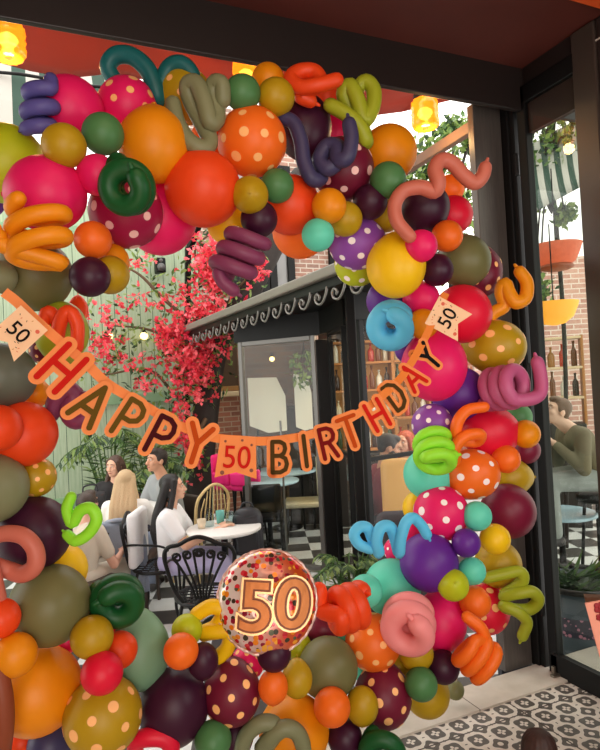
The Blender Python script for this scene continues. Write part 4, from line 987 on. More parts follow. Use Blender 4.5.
# ------------------------------------------------------------------ balloon arch
CC = dict(pink=(246, 32, 112), red=(238, 26, 62), rasp=(176, 26, 76), orange=(255, 122, 32), redor=(246, 80, 28), amber=(246, 156, 14), mustard=(196, 160, 24), yellow=(255, 212, 22),
          lime=(200, 212, 34), olive=(122, 120, 76), green=(84, 138, 84), dkgreen=(22, 92, 44), teal=(28, 110, 112), aqua=(108, 228, 200), sage=(128, 168, 136), plum=(66, 20, 48), burg=(122, 26, 54),
          violet=(106, 44, 156), lav=(152, 82, 180), indigo=(70, 66, 104), peri=(98, 92, 166), mauve=(204, 100, 146), salmon=(216, 122, 102), skyblue=(104, 212, 250), slate=(104, 112, 98),
          rust=(150, 76, 48), gold=(246, 160, 22), limegreen=(166, 246, 60), moss=(176, 186, 44), palepink=(255, 160, 160), greyolive=(138, 142, 106), dkmauve=(140, 64, 102), wine=(128, 24, 56))
def latex(c): return mat('latex_'+c, CC[c], .42, 0, .4, translucent=.24)
DOTM = {k: mat('dot_'+k, v, .5) for k, v in dict(peach=(255, 190, 120), white=(250, 236, 236), pinkish=(246, 196, 190)).items()}
_bme = {}
def balloon_mesh(col, dots):
    if (col, dots) in _bme: return _bme[(col, dots)]
    bm = bmesh.new(); n = 22
    prof = []
    for i in range(1, n):
        a = math.pi*i/n; z = math.cos(a); r = math.sin(a)
        if z > .45: k = (z-.45)/.55; r *= 1-.10*k; z += .10*k*k
        prof.append((r, z))
    prof += []
    prof = prof[::-1]
    seg = 32; rings = [[bm.verts.new((r*math.cos(2*math.pi*k/seg), r*math.sin(2*math.pi*k/seg), z)) for k in range(seg)] for r, z in prof]
    for A, B in zip(rings, rings[1:]):
        for k in range(seg): bm.faces.new((A[k], A[(k+1) % seg], B[(k+1) % seg], B[k]))
    b = bm.verts.new((0, 0, -1)); t = bm.verts.new((0, 0, 1.1))
    for k in range(seg): bm.faces.new((b, rings[0][(k+1) % seg], rings[0][k])); bm.faces.new((t, rings[-1][k], rings[-1][(k+1) % seg]))
    if dots:
        N = 30
        for i in range(N):
            z = 1-2*(i+.5)/N; ph = i*2.39996; r = math.sqrt(1-z*z); d = Vector((r*math.cos(ph), r*math.sin(ph), z)); u = d.orthogonal().normalized(); v = d.cross(u)
            rad = .135+.02*math.sin(i*1.7)
            def pt(w):
                w = w.normalized(); q = w.copy()
                if w.z > .45: k_ = (w.z-.45)/.55; q.x *= 1-.10*k_; q.y *= 1-.10*k_; q.z += .10*k_*k_
                return q*1.006
            c0 = bm.verts.new(pt(d)); rg = [bm.verts.new(pt(d+(u*math.cos(2*math.pi*k/14)+v*math.sin(2*math.pi*k/14))*rad)) for k in range(14)]
            for k in range(14): f = bm.faces.new((c0, rg[k], rg[(k+1) % 14])); f.material_index = 1
    bmesh.ops.recalc_face_normals(bm, faces=[f for f in bm.faces if f.material_index == 0])
    me = bpy.data.meshes.new('balloon'); bm.to_mesh(me); bm.free(); me.materials.append(latex(col))
    if dots: me.materials.append(DOTM[dots])
    me.polygons.foreach_set('use_smooth', [True]*len(me.polygons)); _bme[(col, dots)] = me
    return me
_kme = {}
def knot_mesh(col):
    if col in _kme: return _kme[col]
    bm = bmesh.new(); lathe(bm, [(.10, 1.07), (.055, 1.11), (.04, 1.15), (.06, 1.165), (.06, 1.185), (.035, 1.19), (.075, 1.24), (.08, 1.25), (.02, 1.235)], seg=12)
    me = bpy.data.meshes.new('knot'); bm.to_mesh(me); bm.free(); me.materials.append(latex(col)); me.polygons.foreach_set('use_smooth', [True]*len(me.polygons)); _kme[col] = me
    return me
# x, y, rx, ry, colour, dots, layer (0 front .. 4 back), what sets it apart
BL = [
# --- top left corner
(70,110,33,33,'pink',0,2,'big hot pink balloon beside the periwinkle twist at the top left'),
(127,107,30,29,'pink','peach',2.4,'hot pink balloon with peach dots under the teal twist'),
(185,96,27,27,'mustard','peach',2.4,'mustard balloon with peach dots behind the grey olive twist'),
(154,145,34.5,39,'amber',0,1.5,'big amber balloon left of the grey olive twist'),
(103,134,20.5,21,'green',0,0.6,'small green balloon between the big hot pink and the big amber one'),
(64,146,22.5,22,'mustard',0,0.5,'small mustard balloon below the big hot pink one at the top left'),
(97,175,20,22,'pink',0,0.5,'small hot pink balloon left of the dark green ring twist'),
(6,164,40,40,'lime',0,2.4,'big lime balloon at the left edge near the top'),
(46,194,42,38,'pink',0,1.8,'big hot pink balloon behind the amber coil on the left'),
(203,189,37,37,'redor',0,1.4,'big red orange balloon right of the dark green ring twist'),
(160,216,36,40,'pink',0,2.6,'big hot pink balloon partly behind the raspberry dotted one'),
(126,212,36,36,'rasp','pinkish',1.9,'raspberry balloon with pale dots under the dark green ring twist'),
(-6,198,12,20,'violet',0,2.6,'violet balloon barely showing at the left edge above the amber coil'),
(-8,238,13,18,'teal',0,2.6,'teal balloon barely showing at the left edge beside the amber coil'),
(35,275,38,37,'olive',0,2.0,'big olive balloon below the amber coil'),
(93,240,18.5,19.5,'orange',0,0.7,'small orange balloon right of the amber coil'),
(90,277,20.5,20,'plum',0,0.5,'small blackish plum balloon right of the big olive one on the left'),
(112,262,17,20,'amber',0,1.8,'amber balloon peeking out above the mustard one beside the fence blossoms'),
(110,275,19,21,'mustard',0,1.2,'mustard balloon half behind the small blackish plum one on the left'),
(0,277,18,17,'greyolive',0,0.9,'small pale olive balloon at the left edge above the left 50 pennant'),
(210,140,19,20,'orange',0,2.9,'shaded orange balloon behind the grey olive twist'),
# --- top
(242.5,93,17.5,18.5,'green',0,0.8,'small green balloon at the crown of the arch, left of two yellow ones'),
(268,80,16,16,'amber',0,1.8,'small amber balloon at the very crown of the arch'),
(276,97,18,20,'mustard',0,0.8,'small mustard balloon in front of the amber one at the crown'),
(252,142,33.5,35,'orange','peach',1.2,'big orange balloon with peach dots near the crown of the arch'),
(304,127,27,35,'plum',0,2.2,'big dark plum balloon behind the slate blue twist'),
(326,100,15,15,'redor',0,2.8,'red orange balloon under the bright orange loop twist'),
(331,133,18,18,'pink',0,2.9,'hot pink balloon peeking out between the slate blue and the moss twist'),
(389,153,28,27,'amber',0,1.8,'big amber balloon at the top right, left of the sky'),
(388,180,17.5,18,'green',0,0.7,'small green balloon below the big amber one at the top right'),
(343,169,30,32,'burg','pinkish',1.6,'burgundy balloon with pale dots behind the slate blue twist'),
(370,202,17,18,'plum',0,0.8,'small blackish plum balloon below the burgundy dotted one'),
(329,206,17,18,'amber',0,0.7,'small amber balloon above the violet dotted one'),
(277,186,16.5,17,'green',0,0.9,'small green balloon right of the mustard one under the orange dotted balloon'),
(250,195,18,18.5,'mustard',0,0.6,'small mustard balloon with its knot showing, below the orange dotted one'),
(290,205,29,29,'redor',0,1.8,'big red orange balloon in the middle of the top, above the teal one'),
(300,231,27,27,'orange',0,2.7,'sunlit orange balloon behind the red orange one at the top'),
(228,223,21,21,'yellow',0,2.6,'sunlit yellow balloon above the mauve coil'),
(259,219,18,18,'plum',0,1.0,'small dark plum balloon beside the top of the mauve coil'),
(318,235,16,16.5,'aqua',0,0.9,'small aqua green balloon left of the violet dotted one'),
(345,219,17,17,'mustard',0,1.2,'mustard balloon between the small amber and the violet dotted one'),
(357,243,28.5,26,'lav','white',1.6,'violet balloon with white dots at the inner edge of the arch top'),
(357,264,22,22,'lime','white',2.6,'lime balloon with white dots under the violet dotted one'),
(385,216,16,18,'mustard',0,1.9,'mustard balloon behind the two dark ones at the top right bend'),
(396,266,29,33,'yellow',0,1.5,'big yellow balloon at the top right bend of the arch'),
(388,301,23,21,'violet',0,2.7,'violet balloon behind the pale blue coil'),
# --- right bend
(424,208,25,26,'plum',0,1.9,'big dark plum balloon inside the loop of the salmon twist'),
(453,215,19,21,'red',0,2.1,'bright red balloon right of the dark plum one at the right bend'),
(450,189,14,14,'orange',0,2.6,'sunlit orange balloon under the bend of the salmon twist'),
(447,236,15.5,16,'orange',0,1.0,'small orange balloon right of the small hot pink one at the right bend'),
(421,246,16,16,'pink',0,0.8,'small hot pink balloon below the dark plum one at the right bend'),
(464,261,26,27,'olive',0,1.7,'big olive balloon near the door jamb'),
(483,272,19,26,'burg','peach',2.4,'burgundy balloon with peach dots half behind the big olive one near the jamb'),
(437,270,16,16,'plum',0,0.9,'small blackish plum balloon in front of the big olive one near the jamb'),
(421,299,19,18,'pink',0,1.8,'hot pink balloon behind the ribbon of the right 50 pennant'),
(462,314,30,29,'red',0,1.6,'big red balloon behind the right 50 pennant'),
(495,347,31,27,'mustard','peach',1.6,'mustard balloon with peach dots by the gold twist on the right'),
(423,324,15,15,'amber',0,1.2,'small amber balloon behind the right 50 pennant ribbon'),
(408,315,11,11,'orange',0,2.2,'small orange balloon peeking out right of the pale blue coil'),
(434,366,32,36,'pink',0,1.7,'big hot pink balloon behind the last letters A and Y'),
(408,350,13,13,'violet',0,2.6,'violet balloon below the pale blue coil'),
# --- right column
(459,394,28,27,'violet',0,1.9,'big violet balloon left of the mauve ring coil'),
(432,424,21,20,'lav','white',1.8,'lavender balloon with white dots above the lime twist'),
(490,432,31,26,'red',0,1.5,'big pinkish red balloon below the mauve ring coil'),
(526,434,14,15,'amber',0,1.3,'small amber balloon right of the big pinkish red one'),
(526,450,14,14,'wine',0,2.2,'wine red balloon below the small amber one on the right'),
(506,459,15,14,'orange',0,1.0,'small orange balloon below the big pinkish red one'),
(472,474,28,25,'orange','white',1.3,'orange balloon with white dots in the right column'),
(429,474,25,26,'aqua',0,2.2,'big aqua balloon behind the lime twist'),
(512,477,22,18,'mustard',0,2.1,'mustard balloon right of the orange dotted one'),
(508,511,29,27,'wine',0,1.9,'big wine dark balloon at the outer edge of the right column'),
(441,513,27,27,'pink','white',1.5,'hot pink balloon with white dots in the right column'),
(477,516,14.5,14.5,'aqua',0,0.6,'small aqua balloon right of the hot pink dotted one'),
(420,508,17,18,'yellow',0,2.6,'yellow balloon peeking out left of the hot pink dotted one'),
(429,562,28.5,29,'violet',0,1.3,'big violet balloon in the lower right column beside the blue wave twist'),
(466,543,15,14,'violet',0,0.5,'small dark violet balloon left of the small yellow one'),
(495,539,16,15,'yellow',0,0.7,'small yellow balloon below the wine dark one'),
(498,564,24,23,'mustard',0,2.0,'mustard balloon under the small yellow one in the lower right column'),
(472,571,14,13.5,'aqua',0,0.6,'small aqua green balloon under the small dark violet one'),
(453,585,15.5,15.5,'lime',0,0.4,'small lime balloon with its knot showing in the lower right column'),
(518,417,14,14,'green',0,2.7,'green balloon peeking out under the mauve ring coil'),
(412,535,13,12,'pink',0,2.6,'hot pink balloon peeking out between the blue wave twist and the big violet one'),
(396,550,13,12,'pink','white',2.8,'hot pink dotted balloon peeking out under the blue wave twist'),
# --- bottom right
(441,621,25,30,'pink',0,1.5,'big hot pink balloon right of the pale pink coil'),
(392,588,29,28,'aqua',0,2.2,'big aqua balloon below the blue wave twist'),
(366,591,16,16,'aqua',0,1.6,'small bright aqua balloon above the fat orange coil'),
(475,602,15.5,15.5,'orange',0,0.7,'small orange balloon right of the small lime one'),
(485,609,24,26,'red','peach',2.2,'red balloon with peach dots behind the moss twist at the lower right'),
(497,590,11,11,'redor',0,2.8,'red orange balloon peeking out under the moss twist'),
(416,653,17,17,'mustard',0,1.0,'small mustard balloon under the pale pink coil'),
(443,667,16,17,'plum',0,0.8,'small blackish plum balloon left of the orange coil at the lower right'),
(421,684,16,17,'green',0,0.5,'small green balloon in front of the mustard one at the lower right'),
(427,694,22,23,'mustard',0,1.7,'mustard balloon resting on the pale stone at the lower right'),
(397,667,15,15,'mustard',0,1.9,'mustard balloon between the pale pink coil and the burgundy dotted one'),
(383,696,28,31,'burg','peach',1.3,'burgundy balloon with peach dots at the lower right'),
(455,690,9,10,'olive',0,2.9,'olive balloon hidden low behind the small blackish plum one at the lower right'),
# --- bottom middle
(274,654,16.5,17,'plum',0,0.5,'small blackish plum balloon under the foil balloon'),
(248,662,18,16,'pink','peach',1.8,'hot pink dotted balloon under the left side of the foil balloon'),
(297,679,15,18,'mustard',0,0.7,'small mustard balloon left of the big olive one at the bottom'),
(273,687,14.5,18,'orange',0,0.5,'small orange balloon under the small plum one below the foil balloon'),
(232,693,28,31,'burg','peach',1.2,'burgundy balloon with peach dots left of the small orange one at the bottom'),
(203,661,15,19,'plum',0,0.9,'small dark plum balloon left of the burgundy dotted one at the bottom'),
(328,668,29,31,'olive',0,1.4,'big olive balloon right of the foil balloon base'),
(294,731,35,34,'amber',0,1.5,'big amber balloon at the bottom behind the grey olive twist'),
(332,707,18,19,'orange',0,0.4,'small orange balloon in front of the big olive one at the bottom'),
(362,706,16,20,'mustard',0,0.7,'small mustard balloon left of the burgundy dotted one at the lower right'),
(345,738,18,17,'plum',0,1.0,'dark plum balloon at the bottom edge below the small orange one'),
(213,740,18,19,'green',0,0.8,'small green balloon at the bottom edge below the burgundy dotted one'),
(236,736,17,20,'plum',0,1.6,'dark plum balloon at the bottom edge left of the grey olive twist'),
(322,628,18,17,'burg',0,2.4,'burgundy balloon behind the foil balloon on its right side'),
(298,646,14,13,'lime',0,2.2,'lime balloon peeking out under the right side of the foil balloon'),
(373,642,27,27,'orange','peach',1.6,'orange balloon with peach dots between the fat orange coil and the pale pink coil'),
(346,640,17,18,'aqua',0,2.6,'aqua balloon behind the orange dotted one at the bottom'),
(347,594,12,11,'lime',0,2.6,'lime balloon peeking out over the fat orange coil'),
(362,668,12,12,'aqua',0,2.8,'aqua balloon peeking out above the burgundy dotted one at the lower right'),
# --- bottom left
(50,605,41,40,'olive',0,1.5,'big olive balloon left of the dark green twist at the lower left'),
(34,533,38,37,'plum',0,1.7,'big dark plum balloon behind the salmon ring twist'),
(60,570,27,27,'yellow',0,2.4,'yellow balloon behind the big dark plum one at the lower left'),
(0,618,20,22,'redor',0,0.5,'small red orange balloon at the left edge above the amber pair'),
(15,655,22,23,'amber',0,0.4,'small amber balloon in front of the big amber one at the lower left'),
(38,690,45,43,'amber',0,1.3,'big amber balloon at the lower left'),
(92,637,21,21,'mustard',0,0.6,'small mustard balloon below the dark green twist at the lower left'),
(119,650,18,19,'redor',0,1.2,'small red orange balloon between the mustard and the sage one'),
(102,673,20.5,21,'red',0,0.4,'small red balloon above the mustard dotted one'),
(139,651,30,38,'sage',0,1.9,'big sage green balloon at the lower left'),
(103,716,39,38,'mustard','peach',1.1,'big mustard balloon with peach dots at the bottom left'),
(174,707,34,39,'plum',0,1.5,'big dark plum balloon right of the mustard dotted one at the bottom'),
(181,651,17,18,'orange',0,0.6,'small orange balloon right of the sage one'),
(187,630,17,15,'lime',0,1.4,'small lime balloon left of the yellow twist'),
(104,618,23,24,'pink',0,2.4,'hot pink balloon behind the dark green twist at the lower left'),
(66,642,12,12,'pink',0,2.5,'hot pink balloon peeking out between the big olive and the big amber one'),
(50,745,22,22,'indigo',0,1.8,'indigo balloon at the bottom left edge'),
(20,742,16,14,'redor',0,2.4,'red orange balloon at the bottom left corner'),
# --- left column
(2,376,34,36,'slate',0,1.7,'big slate grey balloon at the left edge below the left 50 pennant'),
(-2,428,24,26,'redor',0,0.7,'bright red orange balloon at the left edge, in front of its bigger twin'),
(24,434,33,34,'redor',0,1.5,'big red orange balloon in the left column'),
(35,393,15,16,'amber',0,2.5,'amber balloon peeking out below the letter H on the left'),
(36,477,20,20,'mustard','peach',1.8,'mustard balloon with peach dots in the left column'),
(-8,488,36,38,'greyolive',0,1.2,'big grey olive balloon at the left edge'),
(62,333,26,33,'moss',0,2.2,'moss balloon behind the orange twist by the left 50 pennant'),
(44,350,15,15,'burg','peach',2.6,'burgundy dotted balloon behind the letter H on the left'),
(78,310,10,15,'redor',0,2.8,'red orange balloon peeking out under the small blackish plum one on the left'),
]
YG = 2.02
def layout():
    it = []
    for x, y, rx, ry, c, d, l, lab in BL:
        Y = YG+.14*l; z = depthY(x, y, Y); it.append([x, y, (rx*ry)**.5, z, l])
    n = len(it)
    pr = []
    for i in range(n):
        for j in range(i+1, n):
            a, b = it[i], it[j]
            if math.hypot(a[0]-b[0], a[1]-b[1]) < (a[2]+b[2])*1.0: pr.append((i, j) if a[4] <= b[4] else (j, i))
    base = [t[3] for t in it]
    for _ in range(160):
        for i, j in pr:                      # i stands in front of j
            a, b = it[i], it[j]
            zm = (a[3]+b[3])/2; s = zm/F_PX
            Rr = (a[2]*a[3]+b[2]*b[3])/F_PX*.86; dxy = math.hypot(a[0]-b[0], a[1]-b[1])*s
            if dxy >= Rr: continue
            need = math.sqrt(Rr*Rr-dxy*dxy); gap = b[3]-a[3]
            if gap < need: e = (need-gap)*.25; a[3] -= e; b[3] += e
        for k, t in enumerate(it):
            t[3] += (base[k]-t[3])*.02
            lo = depthY(t[0], t[1], 1.66); hi = depthY(t[0], t[1], 2.42 if t[0] > 440 else 2.75)
            rr = t[2]*t[3]/F_PX
            v = P(t[0], t[1], 1)-CAM
            if v.z < 0: hi = min(hi, (CAM.z-.004-(0 if True else rr))/(-v.z)/(1+0*rr)-rr*.62)   # stay on the floor
            t[3] = max(lo, min(hi, t[3]))
    return it
LAY = layout()
KNOT_FRONT = {'small mustard balloon with its knot showing, below the orange dotted one', 'small lime balloon with its knot showing in the lower right column'}
bz = {}
for (x, y, rx, ry, c, d, l, lab), t in zip(BL, LAY):
    z = t[3]; s = z/F_PX; ctr = P(x, y, z); view = (ctr-CAM).normalized()
    o = bpy.data.objects.new('polka_dot_balloon' if d else 'balloon', balloon_mesh(c, d)); COL.objects.link(o)
    q = R.uniform(0, 6.28); k = 1/math.sqrt(1+(x-300)**2/F_PX**2*.5)
    if lab in KNOT_FRONT: ax = (-view+rt*R.uniform(-.15, .15)+up*.1).normalized()
    elif abs(rx-ry) < 2.5: ax = (view*1.0+(rt*math.cos(q)+up*math.sin(q))*.45).normalized()
    elif ry > rx: ax = (up*R.choice((-1, 1))+view*.3).normalized()
    else: ax = (rt*R.choice((-1, 1))+view*.3).normalized()
    rr = min(rx, ry)*s*k*1.03; rl = max(rx, ry)*s*k*1.03*(.97 if abs(rx-ry) > 2.5 else .99)
    X = ax.orthogonal().normalized(); X = (Matrix.Rotation(R.uniform(0, 6.28), 3, ax) @ X); Yv = ax.cross(X)
    o.matrix_world = Matrix(((X.x*rr, Yv.x*rr, ax.x*rl, ctr.x), (X.y*rr, Yv.y*rr, ax.y*rl, ctr.y), (X.z*rr, Yv.z*rr, ax.z*rl, ctr.z), (0, 0, 0, 1)))
    tag(o, lab, 'balloon', 'balloons of the arch')
    kn = bpy.data.objects.new('knot', knot_mesh(c)); COL.objects.link(kn); kn.parent = o
    bz[lab] = (ctr, rr)

# ------------------------------------------------------------------ twisted balloons
def zfront(x, y, r):
    """distance just in front of the balloons around a pixel"""
    best = None
    for b, t in zip(BL, LAY):
        d = math.hypot(b[0]-x, b[1]-y)
        if d < t[2]+r*.5:
            h = math.sqrt(max(0, t[2]**2-d*d)); zz = t[3]-h*t[3]/F_PX
            best = zz if best is None else min(best, zz)
    return best
def helix(p0, p1, dz, rad, turns, r=None, ph=0, tail0=(), tail1=(), n=14, sq=1.0):
    a = Vector((p0[0], p0[1], 0)); b = Vector((p1[0], p1[1], dz)); ax = (b-a).normalized()
    e1 = ax.cross(Vector((0, 0, 1))); e1 = e1.normalized() if e1.length > .05 else Vector((1, 0, 0)); e2 = ax.cross(e1)
    N = int(n*turns); pts = [a.lerp(b, k/N)+(e1*math.cos(ph+2*math.pi*turns*k/N)+e2*sq*math.sin(ph+2*math.pi*turns*k/N))*rad for k in range(N+1)]
    return [Vector(p) for p in tail0]+pts+[Vector(p) for p in tail1]
def twist(col, r, pts, label, Y=None, push=0.0, sm=5, kn=True):
    pts = [Vector(p if len(p) == 3 else (p[0], p[1], 0)) for p in pts]
    cx = sum(p.x for p in pts)/len(pts); cy = sum(p.y for p in pts)/len(pts)
    back = max(p.z for p in pts)
    if Y is not None: z = depthY(cx, cy, Y)
    else:
        zs = [v for v in (zfront(p.x, p.y, r) for p in pts[::3]) if v]
        z0 = sorted(zs)[len(zs)//4] if zs else depthY(cx, cy, 2.1)
        z = (z0-.0)/(1+(back+r)/F_PX)
    z += push; s = z/F_PX
    C0 = P(cx, cy, z)
    w = [C0+s*(rt*(p.x-cx)-up*(p.y-cy))+fwd*p.z*s for p in pts]
    loc = catmull([q-C0 for q in w], sm); n = len(loc)
    rr = [r*s*(.9+.1*math.sin(math.pi*min(1, 1.0*k/n)) ) for k in range(n)]
    bm = bmesh.new(); tube(bm, loc, rr, 14)
    o = bobj('twisted_balloon', bm, latex(col)); o.location = C0
    tag(o, label, 'twisted balloon', 'twisted balloons of the arch')
    d = (loc[-1]-loc[-2]).normalized(); bm = bmesh.new(); tube(bm, [loc[-1]+d*r*s*.8, loc[-1]+d*r*s*1.25], [r*s*.3, r*s*.22], 8); bobj('nozzle', bm, latex(col), o)
    return o
twist('peri', 8, helix((42, 88), (36, 130), 4, 12, 2.3, ph=.5, sq=.7, tail0=[(50, 79, 2)]), 'periwinkle twisted balloon in front of the striped awning', 2.2)
twist('teal', 9, [(116,82,4),(108,68,0),(116,57,-2),(132,57,-2),(147,69,0),(155,88,4),(157,96,9),(160,80,9),(168,65,6),(180,62,4),(190,70,6),(192,80,10)], 'teal twisted balloon arching over the top left of the arch', 2.32)
twist('greyolive', 9, [(173,104,0),(178,124,-3),(190,143,-5),(204,149,-2),(209,138,4),(200,118,6),(190,98,4),(188,86,0),(197,86,-4),(205,104,-6),(211,124,-4),(217,116,2),(213,96,4),(214,84,0),(222,86,-3),(223,100,0)], 'grey olive twisted balloon over the two mustard and amber balloons at the top')
twist('dkgreen', 11, helix((131, 187), (129, 194), -20, 17, 1.75, ph=2.4, tail0=[(110,172,8),(116,160,6)]), 'dark green ring shaped twisted balloon over the raspberry dotted balloon')
twist('amber', 9, helix((38, 203), (46, 262), -16, 25, 2.5, ph=2.2, sq=.55, tail1=[(14,250,-22),(10,242,-22)]), 'amber twisted coil at the left edge')
twist('indigo', 8, [(283,118,0),(294,124,-2),(301,143,-4),(304,164,-4),(312,180,-4),(321,176,4),(319,158,10),(327,144,6),(338,148,-2),(338,162,-6),(327,171,-6),(320,160,-2),(327,147,-2),(336,150,-6),(337,164,-12),(346,163,-16),(350,146,-16),(348,130,-14)], 'slate blue twisted balloon over the dark plum balloon at the crown')
twist('moss', 8, [(330,108,-6),(346,118,-8),(360,130,-6),(366,142,0),(362,122,8),(351,104,8),(344,92,4),(350,86,0),(357,100,-2),(364,120,0),(373,106,2),(374,88,4),(366,79,5),(358,85,8)], 'moss green twisted balloon at the top right of the crown', 2.15)
twist('redor', 8, [(336,83,-6),(318,89,-8),(300,89,-4),(291,79,0),(299,70,4),(313,69,5),(320,78,3),(315,87,0),(300,93,4),(310,98,6)], 'bright orange loop twisted balloon at the crown of the arch', 2.15)
twist('dkmauve', 7.6, helix((250, 236), (229, 274), 2, 18, 2.7, ph=.2, sq=.6, tail1=[(219,272,0),(223,282,0),(233,290,2)]), 'mauve twisted coil hanging in front of the red blossoms', 2.15)
twist('skyblue', 9.5, helix((392, 322), (386, 331), -24, 14.5, 2.1, ph=1.2), 'pale blue twisted coil below the big yellow balloon')
twist('gold', 7, [(487,322,8),(496,312,6),(506,305,4),(502,292,2),(505,284,0),(508,294,-3),(514,303,-5),(524,298,-4),(526,283,-2),(520,272,0)], 'gold twisted balloon reaching out over the door rebate', 2.2)
twist('mauve', 7, helix((488, 390), (507, 385), -34, 15.5, 3.0, ph=2.4, tail1=[(519,397,-36),(528,390,-32),(529,374,-28),(527,363,-26)]), 'mauve twisted coil of three rings in the right column')
twist('limegreen', 6.2, helix((433, 440), (430, 462), -26, 15, 2.3, ph=.6, tail1=[(447,452,-24)]), 'lime green twisted coil over the big aqua balloon')
twist('orange', 6.2, [(484,407,0),(467,410,-2),(457,421,-4),(456,434,-2),(466,441,4),(478,441,2),(478,434,-6),(463,435,-10),(453,446,-10),(454,458,-8)], 'orange twisted balloon in front of the big pinkish red balloon')
twist('skyblue', 6, [(370,549,0),(359,544,-1),(354,534,-1),(360,527,0),(368,529,2),(373,540,4),(379,553,0),(376,540,-4),(380,527,-4),(390,527,0),(396,541,4),(399,553,0),(400,538,-4),(405,522,-4),(413,518,0),(422,526,4),(428,536,6)], 'pale blue wave shaped twisted balloon left of the big violet balloon', 2.1)
twist('dkgreen', 8.5, helix((384, 744), (378, 748), -18, 15, 1.6, ph=3.4), 'dark green twisted balloon at the bottom edge, lower right')
twist('orange', 6.8, helix((466, 645), (491, 669), 0, 17, 2.7, ph=.9, sq=.6, tail0=[(468,618,2),(480,627,0),(485,640,0)]), 'orange twisted coil above the pale stone threshold', 2.0)
twist('moss', 6.2, [(486,578,0),(504,573,-2),(519,571,-2),(523,580,0),(514,591,4),(505,597,4),(516,592,-3),(530,590,-5),(537,599,-3),(530,610,2),(512,611,5),(504,606,0),(516,610,-5),(525,620,-5),(521,634,-4)], 'moss green twisted balloon in front of the charcoal panel at the lower right', 2.15)
twist('palepink', 11, helix((409, 614), (402, 622), -30, 16, 2.1, ph=1.0), 'pale pink twisted coil beside the big hot pink balloon at the bottom')
twist('yellow', 8, [(197,614,0),(211,606,-2),(224,610,-2),(216,628,4),(203,634,2),(214,630,-3),(230,630,-4),(228,646,-2),(219,657,0)], 'yellow twisted balloon left of the foil balloon', 2.2)
twist('redor', 9.5, helix((334, 612), (364, 608), 12, 15, 2.8, ph=1.5, tail0=[(319,592,4),(321,610,2)]), 'fat red orange twisted coil right of the foil balloon', 2.08)
twist('greyolive', 8.5, [(240,757,0),(246,735,-2),(260,722,-3),(274,724,-1),(273,738,3),(262,750,2),(270,736,-5),(283,725,-6),(296,729,-4),(303,744,-2),(303,760,0)], 'grey olive twisted balloon at the bottom edge over the big amber balloon')
twist('rust', 10, [(-6,662,2),(2,690,0),(4,722,0),(-1,764,2)], 'rust brown twisted balloon at the bottom left edge')
twist('dkgreen', 11, helix((117, 594), (125, 598), -24, 15.5, 1.85, ph=2.0, tail0=[(91,608,6),(97,592,4)]), 'dark green twisted coil over the hot pink balloon at the lower left')
twist('salmon', 8.8, [(-8,537,0),(8,533,-1),(25,536,-2),(36,549,-2),(36,565,-2),(23,574,0),(8,571,2),(-4,563,-6),(-2,558,-14),(3,574,-18),(6,592,-16)], 'salmon ring shaped twisted balloon at the left edge over the dark plum balloon')
twist('limegreen', 6, [(71,497,0),(67,509,0),(71,524,3),(80,511,0),(91,508,-1),(97,519,-1),(89,533,0),(76,541,0),(66,536,4)], 'lime green twisted loop right of the dark plum balloon on the left', 2.1)
twist('dkmauve', 9, [(51,414,2),(56,400,0),(67,389,-1),(73,396,3),(68,412,1),(76,421,0),(89,413,1),(83,399,4)], 'mauve twisted balloon behind the letters H and A', 2.25)
twist('redor', 7.2, [(43,323,0),(49,312,-2),(56,322,5),(56,336,3),(62,320,-3),(71,312,-4),(78,325,-2),(77,347,0)], 'red orange twisted balloon behind the left 50 pennant ribbon')
twist('salmon', 7.6, [(410,236,2),(397,221,0),(395,204,0),(404,191,-1),(420,188,-2),(434,192,-2),(437,184,-6),(434,171,-4),(441,161,-2),(452,163,0),(463,175,0),(474,183,0),(482,177,0),(485,168,0)], 'salmon S shaped twisted balloon reaching over to the door jamb')
twist('red', 9, [(134,754,4),(137,741,0),(149,736,-2),(164,738,0),(171,748,2),(166,762,4)], 'red twisted ring at the bottom edge over the dark plum balloon')

# ------------------------------------------------------------------ round foil balloon
fx, fy, fr_ = 267, 601, 49
zz = min(v for v in (zfront(fx+a, fy+b, 6) or 9 for a, b in ((0, 40), (0, 30), (20, 35), (-20, 35))))
zf = min(depthY(fx, fy, 2.13), zz+.12); fc = P(fx, fy, zf); fs = fr_*zf/F_PX; n_ = (CAM-fc).normalized()
xa = (rt-n_*rt.dot(n_)).normalized(); ya = n_.cross(xa)
foil = empty('foil_balloon', fc, 0, 'round see-through foil balloon with confetti print and a golden 50', 'balloon')
foil.matrix_world = Matrix(((xa.x, ya.x, n_.x, fc.x), (xa.y, ya.y, n_.y, fc.y), (xa.z, ya.z, n_.z, fc.z), (0, 0, 0, 1)))
fm = NT('confetti_foil', .12, .9)
v = fm.n('ShaderNodeTexVoronoi'); v.inputs['Scale'].default_value = 46; fm.l(fm.obj(), v.inputs['Vector'])
cr = fm.n('ShaderNodeValToRGB'); cr.color_ramp.interpolation = 'CONSTANT'
els = cr.color_ramp.elements; stops = [(0, (206, 30, 50)), (.2, (244, 140, 30)), (.36, (150, 30, 60)), (.52, (64, 56, 40)), (.64, (250, 180, 60)), (.78, (90, 96, 70)), (.88, (226, 60, 70))]
els[0].position = 0; els[0].color = lin(stops[0][1]); els[1].position = stops[1][0]; els[1].color = lin(stops[1][1])
for p_, c_ in stops[2:]: e = els.new(p_); e.color = lin(c_)
sp = fm.n('ShaderNodeSeparateColor'); fm.l(v.outputs['Color'], sp.inputs[0]); fm.l(sp.outputs[0], cr.inputs[0])
big = fm.n('ShaderNodeTexNoise'); big.inputs['Scale'].default_value = 5; fm.l(fm.obj(), big.inputs['Vector'])
ox = fm.n('ShaderNodeSeparateXYZ'); fm.l(fm.obj(), ox.inputs[0])
